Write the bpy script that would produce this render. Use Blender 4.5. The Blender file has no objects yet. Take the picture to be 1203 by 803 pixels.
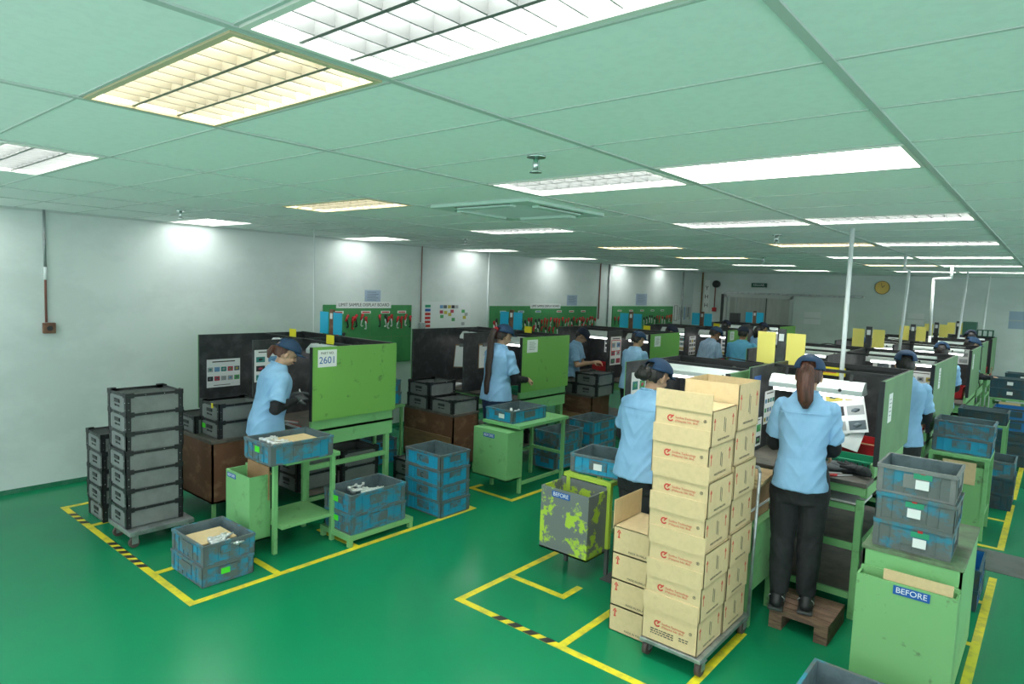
import bpy, bmesh, math, random
from mathutils import Vector, Matrix, noise
random.seed(7)
PI = math.pi
sc = bpy.context.scene
C = sc.collection

# ------------------------------------------------------------- camera, world, exposure
FOC = 767.7
cam_d = bpy.data.cameras.new('camera'); cam = bpy.data.objects.new('camera', cam_d); C.objects.link(cam)
cam_d.sensor_fit = 'HORIZONTAL'; cam_d.sensor_width = 36.0; cam_d.lens = 36.0*FOC/1203.0
cam_d.clip_start = .05; cam_d.clip_end = 100
RX = Vector((0.76393099, 0.64420374, 0.03756307))
RY = Vector((0.08294004, -0.04029382, -0.9957396))
RZ = Vector((-0.63994561, 0.76379183, -0.08421198))
m = Matrix.Identity(4)
for i in range(3):
    m[i][0] = RX[i]; m[i][1] = -RY[i]; m[i][2] = -RZ[i]
m[0][3], m[1][3], m[2][3] = 0, 0, 2.1
cam.matrix_world = m
sc.camera = cam
sc.view_settings.view_transform = 'Standard'; sc.view_settings.look = 'None'
sc.view_settings.gamma = 1; sc.view_settings.use_curve_mapping = False
EXPOSURE = 0.0
sc.view_settings.exposure = EXPOSURE
PANEL = 20          # ceiling light strength
w = bpy.data.worlds.new('world'); sc.world = w; w.use_nodes = True
w.node_tree.nodes['Background'].inputs[0].default_value = (.80, .93, .95, 1)
w.node_tree.nodes['Background'].inputs[1].default_value = 1.9

# ------------------------------------------------------------- materials
def col(c): return (c[0], c[1], c[2], 1)
def mat(name, c, rough=.6, metal=0, c2=None, scale=8, amt=(.45, .6), bump=0, bscale=40, stretch=(1, 1, 1), spec=.5, emit=None, es=1, detail=6):
    m = bpy.data.materials.new(name); m.use_nodes = True
    nt = m.node_tree; b = nt.nodes['Principled BSDF']
    b.inputs['Base Color'].default_value = col(c); b.inputs['Roughness'].default_value = rough
    b.inputs['Metallic'].default_value = metal; b.inputs['Specular IOR Level'].default_value = spec
    if emit: b.inputs['Emission Color'].default_value = col(emit); b.inputs['Emission Strength'].default_value = es
    if c2 or bump:
        tc = nt.nodes.new('ShaderNodeTexCoord'); mp = nt.nodes.new('ShaderNodeMapping')
        mp.inputs['Scale'].default_value = stretch
        oi = nt.nodes.new('ShaderNodeObjectInfo'); va = nt.nodes.new('ShaderNodeVectorMath'); va.operation = 'ADD'
        cmb = nt.nodes.new('ShaderNodeCombineXYZ')
        mu = nt.nodes.new('ShaderNodeMath'); mu.operation = 'MULTIPLY'; mu.inputs[1].default_value = 37
        nt.links.new(oi.outputs['Random'], mu.inputs[0])
        for k in range(3): nt.links.new(mu.outputs[0], cmb.inputs[k])
        nt.links.new(tc.outputs['Object'], va.inputs[0]); nt.links.new(cmb.outputs[0], va.inputs[1])
        nt.links.new(va.outputs[0], mp.inputs[0])
    if c2:
        n = nt.nodes.new('ShaderNodeTexNoise'); n.inputs['Scale'].default_value = scale; n.inputs['Detail'].default_value = detail
        n.inputs['Roughness'].default_value = .65
        r = nt.nodes.new('ShaderNodeValToRGB')
        r.color_ramp.elements[0].position = amt[0]; r.color_ramp.elements[0].color = col(c)
        r.color_ramp.elements[1].position = amt[1]; r.color_ramp.elements[1].color = col(c2)
        nt.links.new(mp.outputs[0], n.inputs['Vector']); nt.links.new(n.outputs[0], r.inputs[0])
        nt.links.new(r.outputs[0], b.inputs['Base Color'])
    if bump:
        n2 = nt.nodes.new('ShaderNodeTexNoise'); n2.inputs['Scale'].default_value = bscale; n2.inputs['Detail'].default_value = 4
        bp = nt.nodes.new('ShaderNodeBump'); bp.inputs['Strength'].default_value = bump; bp.inputs['Distance'].default_value = .01
        nt.links.new(mp.outputs[0], n2.inputs['Vector']); nt.links.new(n2.outputs[0], bp.inputs['Height'])
        nt.links.new(bp.outputs[0], b.inputs['Normal'])
    return m
M = {}
M['wall'] = mat('wall_paint', (.66, .72, .70), .75, c2=(.60, .66, .64), scale=1.2, bump=.25, bscale=2.2, stretch=(1, 1, 1.6))
M['ceil'] = mat('ceiling_tile', (.84, .90, .88), .85, c2=(.81, .87, .85), scale=30)
M['tbar'] = mat('ceiling_grid', (.50, .56, .53), .5)
M['floor'] = mat('green_epoxy', (.006, .215, .088), .24, c2=(.010, .18, .086), scale=.7, amt=(.4, .75), bump=.16, bscale=3.2, spec=.24)
M['tape'] = mat('yellow_tape', (.72, .62, .02), .45, c2=(.5, .45, .05), scale=12)
M['tapeblk'] = mat('black_tape', (.02, .02, .02), .5)
M['green'] = mat('green_paint', (.20, .47, .19), .45, c2=(.13, .27, .11), scale=10, amt=(.56, .76), bump=.08, bscale=9)
M['green_l'] = mat('bright_green_board', (.17, .41, .085), .5, c2=(.075, .16, .05), scale=11, amt=(.60, .74), bump=.06, bscale=8)
M['green_d'] = mat('dull_green_board', (.13, .27, .12), .55, c2=(.09, .20, .09), scale=4, amt=(.4, .8), bump=.06, bscale=8)
M['green_w'] = mat('worn_green_paint', (.20, .45, .18), .5, c2=(.10, .11, .07), scale=9, amt=(.6, .72), bump=.1, bscale=12)
M['yg'] = mat('scraped_yellow_green', (.42, .60, .05), .5, c2=(.16, .18, .18), scale=4.5, amt=(.47, .50), bump=.15, bscale=20)
M['ygp'] = mat('yellow_green_paint', (.42, .58, .06), .5, c2=(.22, .30, .08), scale=8, amt=(.55, .7))
M['black'] = mat('black_board', (.030, .033, .036), .55, c2=(.085, .09, .092), scale=9, amt=(.48, .78), bump=.1, bscale=14)
M['blackp'] = mat('black_plastic', (.014, .015, .017), .45)
M['grey'] = mat('grey_board', (.20, .215, .21), .5, c2=(.15, .16, .16), scale=6, amt=(.4, .7))
M['dgrey'] = mat('dark_interior', (.045, .05, .05), .6)
M['blue'] = mat('blue_crate', (.014, .31, .52), .42, c2=(.08, .15, .17), scale=7, amt=(.54, .70), stretch=(1, 1, 2.2), bump=.1, bscale=25)
M['bluerim'] = mat('crate_rim', (.03, .25, .38), .5, c2=(.11, .13, .135), scale=9, amt=(.36, .52))
M['bluegrey'] = mat('grimy_crate', (.02, .25, .40), .5, c2=(.115, .145, .145), scale=6, amt=(.44, .58), stretch=(1, 1, 1.8), bump=.12, bscale=25)
M['bluedeep'] = mat('deep_blue_crate', (.012, .16, .42), .4, c2=(.05, .09, .15), scale=7, amt=(.55, .75))
M['bluedark'] = mat('dark_crate', (.018, .07, .10), .5, c2=(.045, .06, .062), scale=7, amt=(.45, .6))
M['red'] = mat('red_bin', (.55, .02, .025), .4, c2=(.4, .015, .02), scale=5)
M['greenb'] = mat('green_basket', (.02, .30, .16), .45)
M['steel'] = mat('bright_metal', (.72, .74, .75), .25, metal=1)
M['castal'] = mat('cast_metal', (.72, .74, .75), .35, metal=.55)
M['cin'] = mat('dusty_crate_inside', (.12, .17, .19), .6, c2=(.085, .12, .135), scale=8)
M['heavy'] = mat('heavily_soiled_crate', (.02, .22, .33), .5, c2=(.115, .135, .13), scale=6, amt=(.36, .50), stretch=(1, 1, 1.6), bump=.15, bscale=25)
M['tubet'] = mat('task_tube', (.9, .9, .9), .5, emit=(1, 1, .97), es=5)
M['galv'] = mat('galvanised', (.42, .45, .46), .4, metal=.7, c2=(.30, .31, .31), scale=12)
M['dsteel'] = mat('dark_steel', (.12, .13, .13), .5, metal=.6)
M['wood'] = mat('brown_plywood', (.15, .065, .035), .6, c2=(.27, .15, .085), scale=6, amt=(.52, .72), stretch=(1, 1, 1.6), bump=.15)
M['woodt'] = mat('tan_plywood', (.26, .15, .07), .6, c2=(.17, .095, .05), scale=5, amt=(.4, .7), stretch=(1, 1, 5), bump=.1)
M['top'] = mat('worn_bench_top', (.13, .115, .095), .5, c2=(.05, .05, .045), scale=8, amt=(.4, .7), bump=.15)
M['pallet'] = mat('old_pallet_wood', (.20, .12, .075), .7, c2=(.11, .065, .045), scale=7, stretch=(1, 6, 6), bump=.3, bscale=18)
M['card'] = mat('cardboard', (.68, .51, .29), .75, c2=(.64, .48, .27), scale=30)
M['cardd'] = mat('cardboard_inside', (.48, .33, .17), .8, c2=(.42, .28, .14), scale=20)
M['cardb'] = mat('brown_cardboard', (.38, .22, .11), .75, c2=(.33, .19, .09), scale=10)
M['tapeclr'] = mat('carton_tape', (.58, .42, .20), .25)
M['ink_r'] = mat('red_ink', (.60, .05, .04), .7); M['ink_k'] = mat('dark_ink', (.06, .055, .05), .7)
M['paper'] = mat('white_paper', (.78, .80, .80), .7); M['paperb'] = mat('pale_blue_paper', (.36, .45, .58), .7)
M['bluesign'] = mat('blue_sign', (.012, .10, .40), .4); M['white'] = mat('white_plastic', (.80, .82, .82), .4)
M['yel'] = mat('yellow_board', (.80, .70, .16), .45); M['yelt'] = mat('yellow_tag', (.82, .72, .02), .45)
M['cyan'] = mat('cyan_board', (.01, .42, .66), .4)
M['shirt'] = mat('light_blue_shirt', (.26, .47, .71), .85, c2=(.22, .41, .64), scale=9, amt=(.35, .7), bump=.25, bscale=14, stretch=(1, 1, .6))
M['shirt2'] = mat('striped_blue_shirt', (.22, .33, .50), .85, c2=(.30, .42, .58), scale=60, stretch=(1, .05, .05))
M['shirt3'] = mat('turquoise_blue_shirt', (.10, .36, .58), .85, bump=.4, bscale=11, c2=(.09, .33, .54), scale=8)
M['trous'] = mat('black_trousers', (.012, .013, .016), .8, c2=(.02, .021, .024), scale=9, bump=.5, bscale=16)
M['jeans'] = mat('navy_jeans', (.012, .03, .08), .8, c2=(.02, .045, .11), scale=9, bump=.4)
M['cap'] = mat('navy_cap', (.012, .044, .105), .75, bump=.2, bscale=60)
M['capd'] = mat('dark_navy_cap', (.007, .014, .038), .75, bump=.2, bscale=60)
M['sleeve'] = mat('black_arm_cover', (.008, .009, .012), .8, bump=.5, bscale=20)
M['skin'] = mat('skin', (.50, .30, .20), .5, spec=.35); M['shoeline'] = mat('shoe_piping', (.4, .42, .42), .5); M['skind'] = mat('tan_skin', (.33, .17, .10), .5, spec=.35)
M['hairb'] = mat('brown_hair', (.10, .032, .018), .5, c2=(.045, .016, .010), scale=60, stretch=(1, 1, .06), bump=.6, bscale=90)
M['hairk'] = mat('black_hair', (.010, .008, .008), .42, c2=(.022, .016, .014), scale=60, stretch=(1, 1, .08), bump=.6, bscale=90)
M['hairl'] = mat('dark_brown_hair', (.035, .014, .010), .45, c2=(.015, .008, .006), scale=60, stretch=(1, 1, .05), bump=.6, bscale=90)
M['glove'] = mat('grey_glove', (.06, .07, .075), .8, bump=.5, bscale=60); M['glovew'] = mat('pale_glove', (.55, .68, .66), .7)
M['lip'] = mat('lip', (.35, .10, .09), .5); M['eye'] = mat('dark_eye', (.012, .01, .01), .2)
M['tube'] = mat('lit_tube', (.9, .9, .9), .5, emit=(1, 1, .95), es=7)
M['hood'] = mat('white_lamp_housing', (.72, .78, .76), .35)
M['panel'] = mat('lit_diffuser', (.9, .9, .9), .5, emit=(.95, 1.0, .97), es=PANEL)
M['paneld'] = mat('lit_wall_side_diffuser', (.9, .9, .9), .5, emit=(.95, 1.0, 1.0), es=PANEL*.25)
M['panelw'] = mat('lit_warm_diffuser', (.9, .88, .8), .5, emit=(1, .98, .86), es=PANEL*.85)
M['louv'] = mat('louvre_metal', (.17, .175, .17), .4); M['louvw'] = mat('yellowed_louvre', (.225, .21, .16), .45); M['frame'] = mat('lamp_frame', (.75, .76, .70), .4); M['framew'] = mat('yellowed_lamp_frame', (.6, .5, .32), .4)
M['glass'] = mat('grey_window_glass', (.38, .39, .37), .35, c2=(.46, .47, .44), scale=3, stretch=(3, 1, .3))
M['alu'] = mat('aluminium_frame', (.50, .53, .52), .4, metal=.3)
M['pvc'] = mat('white_pipe', (.72, .77, .77), .4); M['redpipe'] = mat('rust_red_pipe', (.24, .09, .07), .5)
M['mint'] = mat('aircon_panel', (.52, .68, .61), .5)
M['clock'] = mat('bronze_clock', (.20, .16, .07), .4, metal=.3); M['brass'] = mat('brass_clip', (.5, .35, .1), .35, metal=.8)
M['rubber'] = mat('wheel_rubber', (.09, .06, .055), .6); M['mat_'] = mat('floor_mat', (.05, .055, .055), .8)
M['plate'] = mat('worn_steel_plate', (.14, .15, .145), .4, metal=.3, c2=(.10, .11, .10), scale=4)
M['film'] = mat('clear_film', (.75, .78, .78), .12)
M['exit'] = mat('dark_green_sign', (.02, .09, .06), .4)
PIC = [mat('picture_tone_%s' % n, c, .6) for n, c in (('teal', (.03, .22, .20)), ('slate', (.10, .13, .15)), ('black', (.03, .03, .035)), ('leaf', (.08, .35, .12)), ('rose', (.45, .06, .10)), ('ochre', (.5, .42, .08)), ('sky', (.15, .32, .55)), ('ash', (.35, .37, .38)))]
PIC2 = [PIC[i] for i in (1, 2, 7, 1, 5)]

# ------------------------------------------------------------- mesh helpers
class MB:
    def __init__(s): s.bm = bmesh.new(); s.mats = []; s.cur = 0
    def use(s, m):
        if m not in s.mats: s.mats.append(m)
        s.cur = s.mats.index(m); return s
    def _fin(s, nf0):
        s.bm.faces.ensure_lookup_table()
        for f in s.bm.faces[nf0:]: f.material_index = s.cur
    def box(s, x0, x1, y0, y1, z0, z1, M4=None, taper=0, bev=0):
        n = len(s.bm.faces)
        cx, cy = (x0+x1)/2, (y0+y1)/2
        P = []
        for z in (z0, z1):
            t = taper if z == z0 else 0
            for x, y in ((x0+t, y0+t), (x1-t, y0+t), (x1-t, y1-t), (x0+t, y1-t)): P.append(Vector((x, y, z)))
        if M4 is not None: P = [M4 @ p for p in P]
        v = [s.bm.verts.new(p) for p in P]
        fs = [s.bm.faces.new([v[i] for i in q]) for q in ((3, 2, 1, 0), (4, 5, 6, 7), (0, 1, 5, 4), (1, 2, 6, 5), (2, 3, 7, 6), (3, 0, 4, 7))]
        for f in fs: f.material_index = s.cur
        if bev:
            es = list({e for f in fs for e in f.edges})
            r = bmesh.ops.bevel(s.bm, geom=es, offset=bev, segments=2, affect='EDGES', profile=.6)
            for f in r['faces']: f.material_index = s.cur
        return s
    def tube(s, a, b, r, r2=None, n=10, caps=True):
        a, b = Vector(a), Vector(b); r2 = r if r2 is None else r2
        d = b-a; L = d.length
        if L < 1e-6: return s
        q = d.to_track_quat('Z', 'Y').to_matrix()
        va, vb = [], []
        for i in range(n):
            t = 2*PI*i/n; o = Vector((math.cos(t), math.sin(t), 0))
            va.append(s.bm.verts.new(a+q @ (o*r))); vb.append(s.bm.verts.new(b+q @ (o*r2)))
        for i in range(n):
            j = (i+1) % n; f = s.bm.faces.new((va[i], va[j], vb[j], vb[i])); f.material_index = s.cur; f.smooth = True
        if caps:
            f = s.bm.faces.new(va[::-1]); f.material_index = s.cur; f = s.bm.faces.new(vb); f.material_index = s.cur
        return s
    def path(s, pts, r, n=8):
        for a, b in zip(pts, pts[1:]): s.tube(a, b, r, n=n)
        for p in pts[1:-1]: s.ell(p, (r, r, r), sub=1)
        return s
    def bar(s, a, b, w, h):
        a, b = Vector(a), Vector(b); d = b-a
        q = d.to_track_quat('X', 'Z').to_matrix().to_4x4(); q.translation = a
        return s.box(0, d.length, -w/2, w/2, -h/2, h/2, q)
    def ell(s, c, r, sub=2, R=None):
        mm = Matrix.Translation(Vector(c)) @ (R.to_4x4() if R else Matrix.Identity(4)) @ Matrix.Diagonal((r[0], r[1], r[2], 1))
        n = len(s.bm.faces)
        res = bmesh.ops.create_icosphere(s.bm, subdivisions=sub, radius=1, matrix=mm)
        fs = {f for v in res['verts'] for f in v.link_faces}
        for f in fs: f.material_index = s.cur; f.smooth = True
        return s
    def cap(s, a, ra, b, rb, n=14):
        s.tube(a, b, ra, rb, n=n); s.ell(a, (ra,)*3, 2); s.ell(b, (rb,)*3, 2); return s
    def loft(s, rings, n=36, e=2.3, T=None):
        prev = None; first = None
        for (z, hw, hd, yc) in rings:
            cur = []
            for i in range(n):
                t = 2*PI*i/n; c, si = math.cos(t), math.sin(t)
                p = Vector((hw*math.copysign(abs(c)**(2/e), c), yc+hd*math.copysign(abs(si)**(2/e), si), z))
                cur.append(s.bm.verts.new(T(p) if T else p))
            if prev:
                for i in range(n):
                    j = (i+1) % n; f = s.bm.faces.new((prev[i], prev[j], cur[j], cur[i])); f.material_index = s.cur; f.smooth = True
            else: first = cur
            prev = cur
        s.bm.faces.new(first[::-1]).material_index = s.cur; s.bm.faces.new(prev).material_index = s.cur
        return s
    def mesh(s, name, default=None):
        me = bpy.data.meshes.new(name); s.bm.normal_update(); s.bm.to_mesh(me); s.bm.free()
        for m in (s.mats or [default]): me.materials.append(m)
        return me
def B(m): return MB().use(M[m] if isinstance(m, str) else m)
def link(name, me, parent=None, loc=(0, 0, 0), rz=0, kind=None):
    o = bpy.data.objects.new(name, me); C.objects.link(o); o.location = loc; o.rotation_euler = (0, 0, rz)
    if parent: o.parent = parent
    if kind: o['kind'] = kind
    return o
def tag(o, label, cat, group=None):
    o['label'] = label; o['category'] = cat
    if group: o['group'] = group
    return o
def thing(name, label, cat, loc=(0, 0, 0), rz=0, group=None):
    return tag(link(name, None, None, loc, rz), label, cat, group)
def one(name, mb, label, cat, loc=(0, 0, 0), rz=0, group=None):
    return tag(link(name, mb.mesh(name) if isinstance(mb, MB) else mb, None, loc, rz), label, cat, group)
def part(name, mb, parent, loc=(0, 0, 0), rz=0):
    return link(name, mb.mesh(name) if isinstance(mb, MB) else mb, parent, loc, rz)
def struct(name, mb): return link(name, mb.mesh(name), kind='structure')
def text(name, body, size, m, parent, loc, rot, depth=.001, label=None):
    cu = bpy.data.curves.new(name, 'FONT'); cu.body = body; cu.size = size; cu.extrude = depth; cu.align_x = 'CENTER'; cu.align_y = 'CENTER'
    t = bpy.data.objects.new(name, cu); C.objects.link(t)
    dg = bpy.context.evaluated_depsgraph_get(); me = bpy.data.meshes.new_from_object(t.evaluated_get(dg))
    bpy.data.objects.remove(t); me.materials.clear(); me.materials.append(M[m])
    o = link(name, me, parent, loc); o.rotation_euler = rot
    if label: o['label'] = label
    return o
FRONT = (PI/2, 0, 0); RIGHT = (PI/2, 0, PI/2)      # text facing -Y, text facing +X
def nth(i):
    a = ['first', 'second', 'third', 'fourth', 'fifth', 'sixth', 'seventh', 'eighth', 'ninth', 'tenth', 'eleventh', 'twelfth', 'thirteenth', 'fourteenth', 'fifteenth', 'sixteenth', 'seventeenth', 'eighteenth', 'nineteenth']
    if i < 19: return a[i]
    t, u = divmod(i+1, 10); tens = {2: 'twent', 3: 'thirt'}[t]
    return tens+'ieth' if u == 0 else tens+'y-'+a[u-1]
ORD = ['bottom', 'second from the bottom', 'third from the bottom', 'fourth from the bottom', 'fifth from the bottom', 'sixth from the bottom', 'seventh from the bottom']
def ordn(i, n):
    if n == 1: return 'single'
    return 'topmost' if i == n-1 else ('bottom' if i == 0 else (['second', 'third', 'fourth', 'fifth', 'sixth', 'seventh'][i-1]+' from the bottom'))

# ------------------------------------------------------------- the room
CE = 2.65
XL, XR, YF, YB = -7.35, 3.6, -1.3, 16.0
struct('floor', B('floor').box(XL-.2, XR+.2, YF-.2, YB+.2, -.1, 0))
struct('wall_left', B('wall').box(XL-.2, XL, YF-.2, YB+.2, 0, 3.0))
struct('wall_back', B('wall').box(XL, XR, YB, YB+.2, 0, 3.0))
struct('baseboard_left', B(mat('green_skirting_paint', (.012, .17, .08), .6, c2=(.05, .2, .12), scale=9)).box(XL, XL+.004, YF, YB, 0, .045))
cols = [-.46+1.0*k for k in range(6, 0, -1)] + [-.46, -1.45, -2.45, -3.56, -4.66, -5.6, -6.42, -7.33]
XG = [-.46, -1.45, -2.45, -3.56, -4.66, -5.6, -6.42]
YG = [-1.12, -.66, -.20, .27, .73, 1.19, 1.66, 2.14, 2.64, 3.15, 3.70, 4.25, 4.79, 5.28]
y = 5.28
while y < 15.4:
    y += .55; YG.append(y)
# fixtures: (x0, x1, y0, y1, kind)
LIGHTS = []
rows = [(.74, 1.17), (2.66, 3.13), (4.80, 5.22), (7.00, 7.45), (9.22, 9.65), (11.3, 11.75), (13.6, 14.05)]
rowy0 = [(-.95, -.52)]
for i, (a, b) in enumerate(rows):
    LIGHTS.append((-1.44, -.47, a, b, 'A', i)); LIGHTS.append((-2.44, -1.48, a, b, 'B', i))
for i, (a, b) in enumerate([(.78, 1.18), (2.74, 3.13), (4.79, 5.2), (7.15, 7.55), (9.35, 9.75), (11.6, 12.0), (13.8, 14.2)]):
    LIGHTS.append((-4.66, -3.60, a, b, 'C', i))
for i, (a, b) in enumerate([(.9, 1.35), (2.98, 3.47), (5.15, 5.6), (7.35, 7.8), (9.55, 10.0), (12.0, 12.5), (13.9, 14.3)]):
    LIGHTS.append((-7.30, -6.42, a, b, 'D', i))
for i, (a, b) in enumerate(rowy0):
    for n_, x0 in (('A', -1.44), ('B', -2.44), ('C', -4.66), ('D', -7.3)): LIGHTS.append((x0, x0+.97, a, b, n_, -1-i))
for i, (a, b) in enumerate(rows):
    if i % 2 == 0: LIGHTS.append((1.6, 2.6, a, b, 'E', i))
ac = (-3.45, -2.6, 3.2, 4.05)
holes = [l[:4] for l in LIGHTS] + [ac]
# ceiling sheet with holes (grid subdivision)
xs = sorted({XL, XR} | {h[0] for h in holes} | {h[1] for h in holes}); ys = sorted({YF, YB} | {h[2] for h in holes} | {h[3] for h in holes})
cb = B('ceil')
for x0, x1 in zip(xs, xs[1:]):
    run = None
    for y0, y1 in zip(ys, ys[1:]):
        cx, cy = (x0+x1)/2, (y0+y1)/2
        inside = any(h[0] < cx < h[1] and h[2] < cy < h[3] for h in holes)
        if inside:
            if run is not None: cb.box(x0, x1, run, y0, CE, CE+.02); run = None
        elif run is None: run = y0
    if run is not None: cb.box(x0, x1, run, YB, CE, CE+.02)
struct('ceiling', cb)
sl = B('dgrey'); sl.box(XL-.2, XR+.2, YF-.2, YB+.2, 3.0, 3.1); struct('ceiling_2', sl)
tb = B('tbar')
def clear(x0, x1, y0, y1):
    return not any(x0 < h[1]-.01 and x1 > h[0]+.01 and y0 < h[3]-.01 and y1 > h[2]+.01 for h in holes)
XG2 = [3.4, 2.6, 1.58, .54] + XG
for x in XG2:
    wd = .012 if x in (-.46, -1.45, -2.45) else .006
    run = None
    cuts = sorted({YF, YB} | {h[2] for h in holes} | {h[3] for h in holes})
    for y0, y1 in zip(cuts, cuts[1:]):
        if clear(x-wd, x+wd, y0+.001, y1-.001): tb.box(x-wd, x+wd, y0, y1, CE-.006, CE+.001)
for y in YG:
    cuts = sorted({XL, XR} | {h[0] for h in holes} | {h[1] for h in holes})
    for x0, x1 in zip(cuts, cuts[1:]):
        if clear(x0+.001, x1-.001, y-.007, y+.007): tb.box(x0, x1, y-.0045, y+.0045, CE-.003, CE+.001)
struct('trim_1', tb)
ta = B('tbar'); ta.box(XL, XL+.02, YF, YB, CE-.02, CE); ta.box(XL, XR, YB-.02, YB, CE-.02, CE); struct('trim_2', ta)

# ceiling lights
RN = {-1: 'row behind the camera', 0: 'nearest row', 1: 'second row', 2: 'third row', 3: 'fourth row', 4: 'fifth row', 5: 'sixth row', 6: 'farthest row'}
CN = {'A': 'rightmost visible column', 'B': 'second column from the right', 'C': 'column left of the vent', 'D': 'column along the left wall', 'E': 'column beyond the right edge'}
for (x0, x1, y0, y1, cn, i) in LIGHTS:
    cx, cy = (x0+x1)/2, (y0+y1)/2; hw, hd = (x1-x0)/2, (y1-y0)/2
    warm = (cn == 'B' and i in (0, 3, 5)) or (cn == 'C' and i in (1, 3, 4)) 
    bare = cn == 'D' or (cn == 'A' and i == 1)
    kind_ = 'bare bright' if bare else ('yellowed louvred' if warm else 'white louvred')
    t = thing('ceiling_light', '%s ceiling light, %s, %s' % (kind_, RN[i], CN[cn]), 'ceiling light', (cx, cy, CE), 0, 'recessed ceiling lights')
    f = B('frame' if not warm else 'framew'); r = .018
    for a in ((-hw, hw, -hd, -hd+r), (-hw, hw, hd-r, hd), (-hw, -hw+r, -hd+r, hd-r), (hw-r, hw, -hd+r, hd-r)): f.box(a[0], a[1], a[2], a[3], -.006, .004)
    f.use(M['frame'])
    for a in ((-hw, hw, -hd-.001, -hd+.004), (-hw, hw, hd-.004, hd+.001), (-hw-.001, -hw+.004, -hd+.004, hd-.004), (hw-.004, hw+.001, -hd+.004, hd-.004)): f.box(a[0], a[1], a[2], a[3], .004, .085)
    part('frame', f, t)
    part('diffuser', B('panelw' if warm else ('paneld' if cn == 'D' else 'panel')).box(-hw, hw, -hd, hd, .07, .08), t)
    if bare:
        b = B('tube')
        for yy in (-hd*.55, hd*.5): b.tube((-hw+.06, yy, .04), (hw-.03, yy, .04), .016)
        part('fluorescent_tube', b, t)
    if not bare and cn != 'E' and i >= 0:
        lv = B('louvw' if warm else 'louv')
        for k in (1, 2): lv.box(-hw+r, hw-r, -hd+2*hd*k/3-.006, -hd+2*hd*k/3+.006, .002, .062)
        nb = 12 if i < 4 else 8
        for k in range(1, nb):
            x = -hw+2*hw*k/nb; lv.box(x-.0022, x+.0022, -hd+r, hd-r, .004, .060)
        part('louvre', lv, t)
# air conditioner cassette
t = thing('ceiling_air_conditioner', 'square pale green cassette air conditioner with mesh grille set in the ceiling', 'air conditioner', ((ac[0]+ac[1])/2, (ac[2]+ac[3])/2, CE))
b = B('mint'); h = .44
for a in ((-h, h, -h, -.31), (-h, h, .31, h), (-h, -.31, -.31, .31), (.31, h, -.31, .31)): b.box(a[0], a[1], a[2], a[3], -.02, .04)
part('panel', b, t)
b = B('mint')
for sgn in (-1, 1):
    b.box(-.24, .24, sgn*.345-.028, sgn*.345+.028, -.032, -.019); b.box(sgn*.345-.028, sgn*.345+.028, -.24, .24, -.032, -.019)
part('louvre_flap', b, t)
b = B('dgrey')
for sgn in (-1, 1):
    b.box(-.25, .25, sgn*.385-.009, sgn*.385+.009, -.0215, -.0195); b.box(sgn*.385-.009, sgn*.385+.009, -.25, .25, -.0215, -.0195)
part('air_slot', b, t)
b = B('dgrey').box(-.31, .31, -.31, .31, 0, .04); b.use(M['mint'])
for k in range(25):
    x = -.3+.025*k; b.box(x-.005, x+.005, -.31, .31, -.016, -.008); b.box(-.31, .31, x-.005, x+.005, -.013, -.006)
part('grille', b, t)
for (x, y, lb) in ((-1.74, 2.19, 'chrome sprinkler head beside the large white louvred light'), (-5.91, 2.52, 'sprinkler head near the left wall'), (-5.5, 5.63, 'sprinkler head between the left wall lights, beyond the cassette vent'), (-2.0, 6.0, 'sprinkler head below the third row of lights'), (-3.3, 9.4, 'small sprinkler head far along the ceiling'), (-5.9, 10.6, 'small sprinkler head near the far left wall')):
    t = thing('sprinkler', lb, 'sprinkler', (x, y, CE), 0, 'ceiling sprinklers')
    part('escutcheon', B('steel').tube((0, 0, -.008), (0, 0, 0), .04, n=16), t)
    part('sprinkler_head', B('steel').tube((0, 0, -.06), (0, 0, -.008), .012).tube((0, 0, -.07), (0, 0, -.064), .026, n=14).bar((-.018, 0, -.064), (-.014, 0, -.02), .005, .005).bar((.018, 0, -.064), (.014, 0, -.02), .005, .005), t)

# floor markings
def tape(name, segs, label, hz=()):
    b = B('tape')
    for k, (x0, y0, x1, y1) in enumerate(segs): b.box(min(x0, x1)-.025, max(x0, x1)+.025, min(y0, y1)-.025, max(y0, y1)+.025, .0002, .0018+.0003*k)
    o = one(name, b, label, 'floor tape', group='yellow floor tape lines')
    if hz:
        for (x0, x1, yy) in hz:
            h = B('tapeblk')
            n = max(1, int((x1-x0)/.11))
            for k in range(n):
                x = x0+(x1-x0)*k/n; wq = (x1-x0)/n*.5
                mm = Matrix(((1, .6, 0, x), (0, 1, 0, yy), (0, 0, 1, 0), (0, 0, 0, 1)))
                h.box(0, wq, -.026, .026, .0022, .0046, mm)
            part('hazard_stripes', h, o)
tape('floor_tape', [(-6.62, 1.81, -4.11, 1.81), (-4.11, 1.81, -4.11, 4.42), (-6.62, 1.81, -6.62, 2.2), (-6.0, 1.81, -6.0, 2.4), (-4.72, 1.81, -4.72, 2.4), (-4.11, 2.42, -4.45, 2.42), (-4.11, 3.1, -4.62, 3.1), (-4.11, 4.42, -5.2, 4.42)],
     'yellow tape bay outline with black hazard stripes in front of the stacked grey cases', [(-6.4, -6.02, 1.81), (-5.5, -4.82, 1.81)])
tape('floor_tape', [(-4.55, 4.86, -4.0, 4.86), (-4.0, 4.86, -4.0, 5.7), (-4.55, 4.86, -4.55, 5.0)], 'yellow tape corner under the second green before stand')
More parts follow.
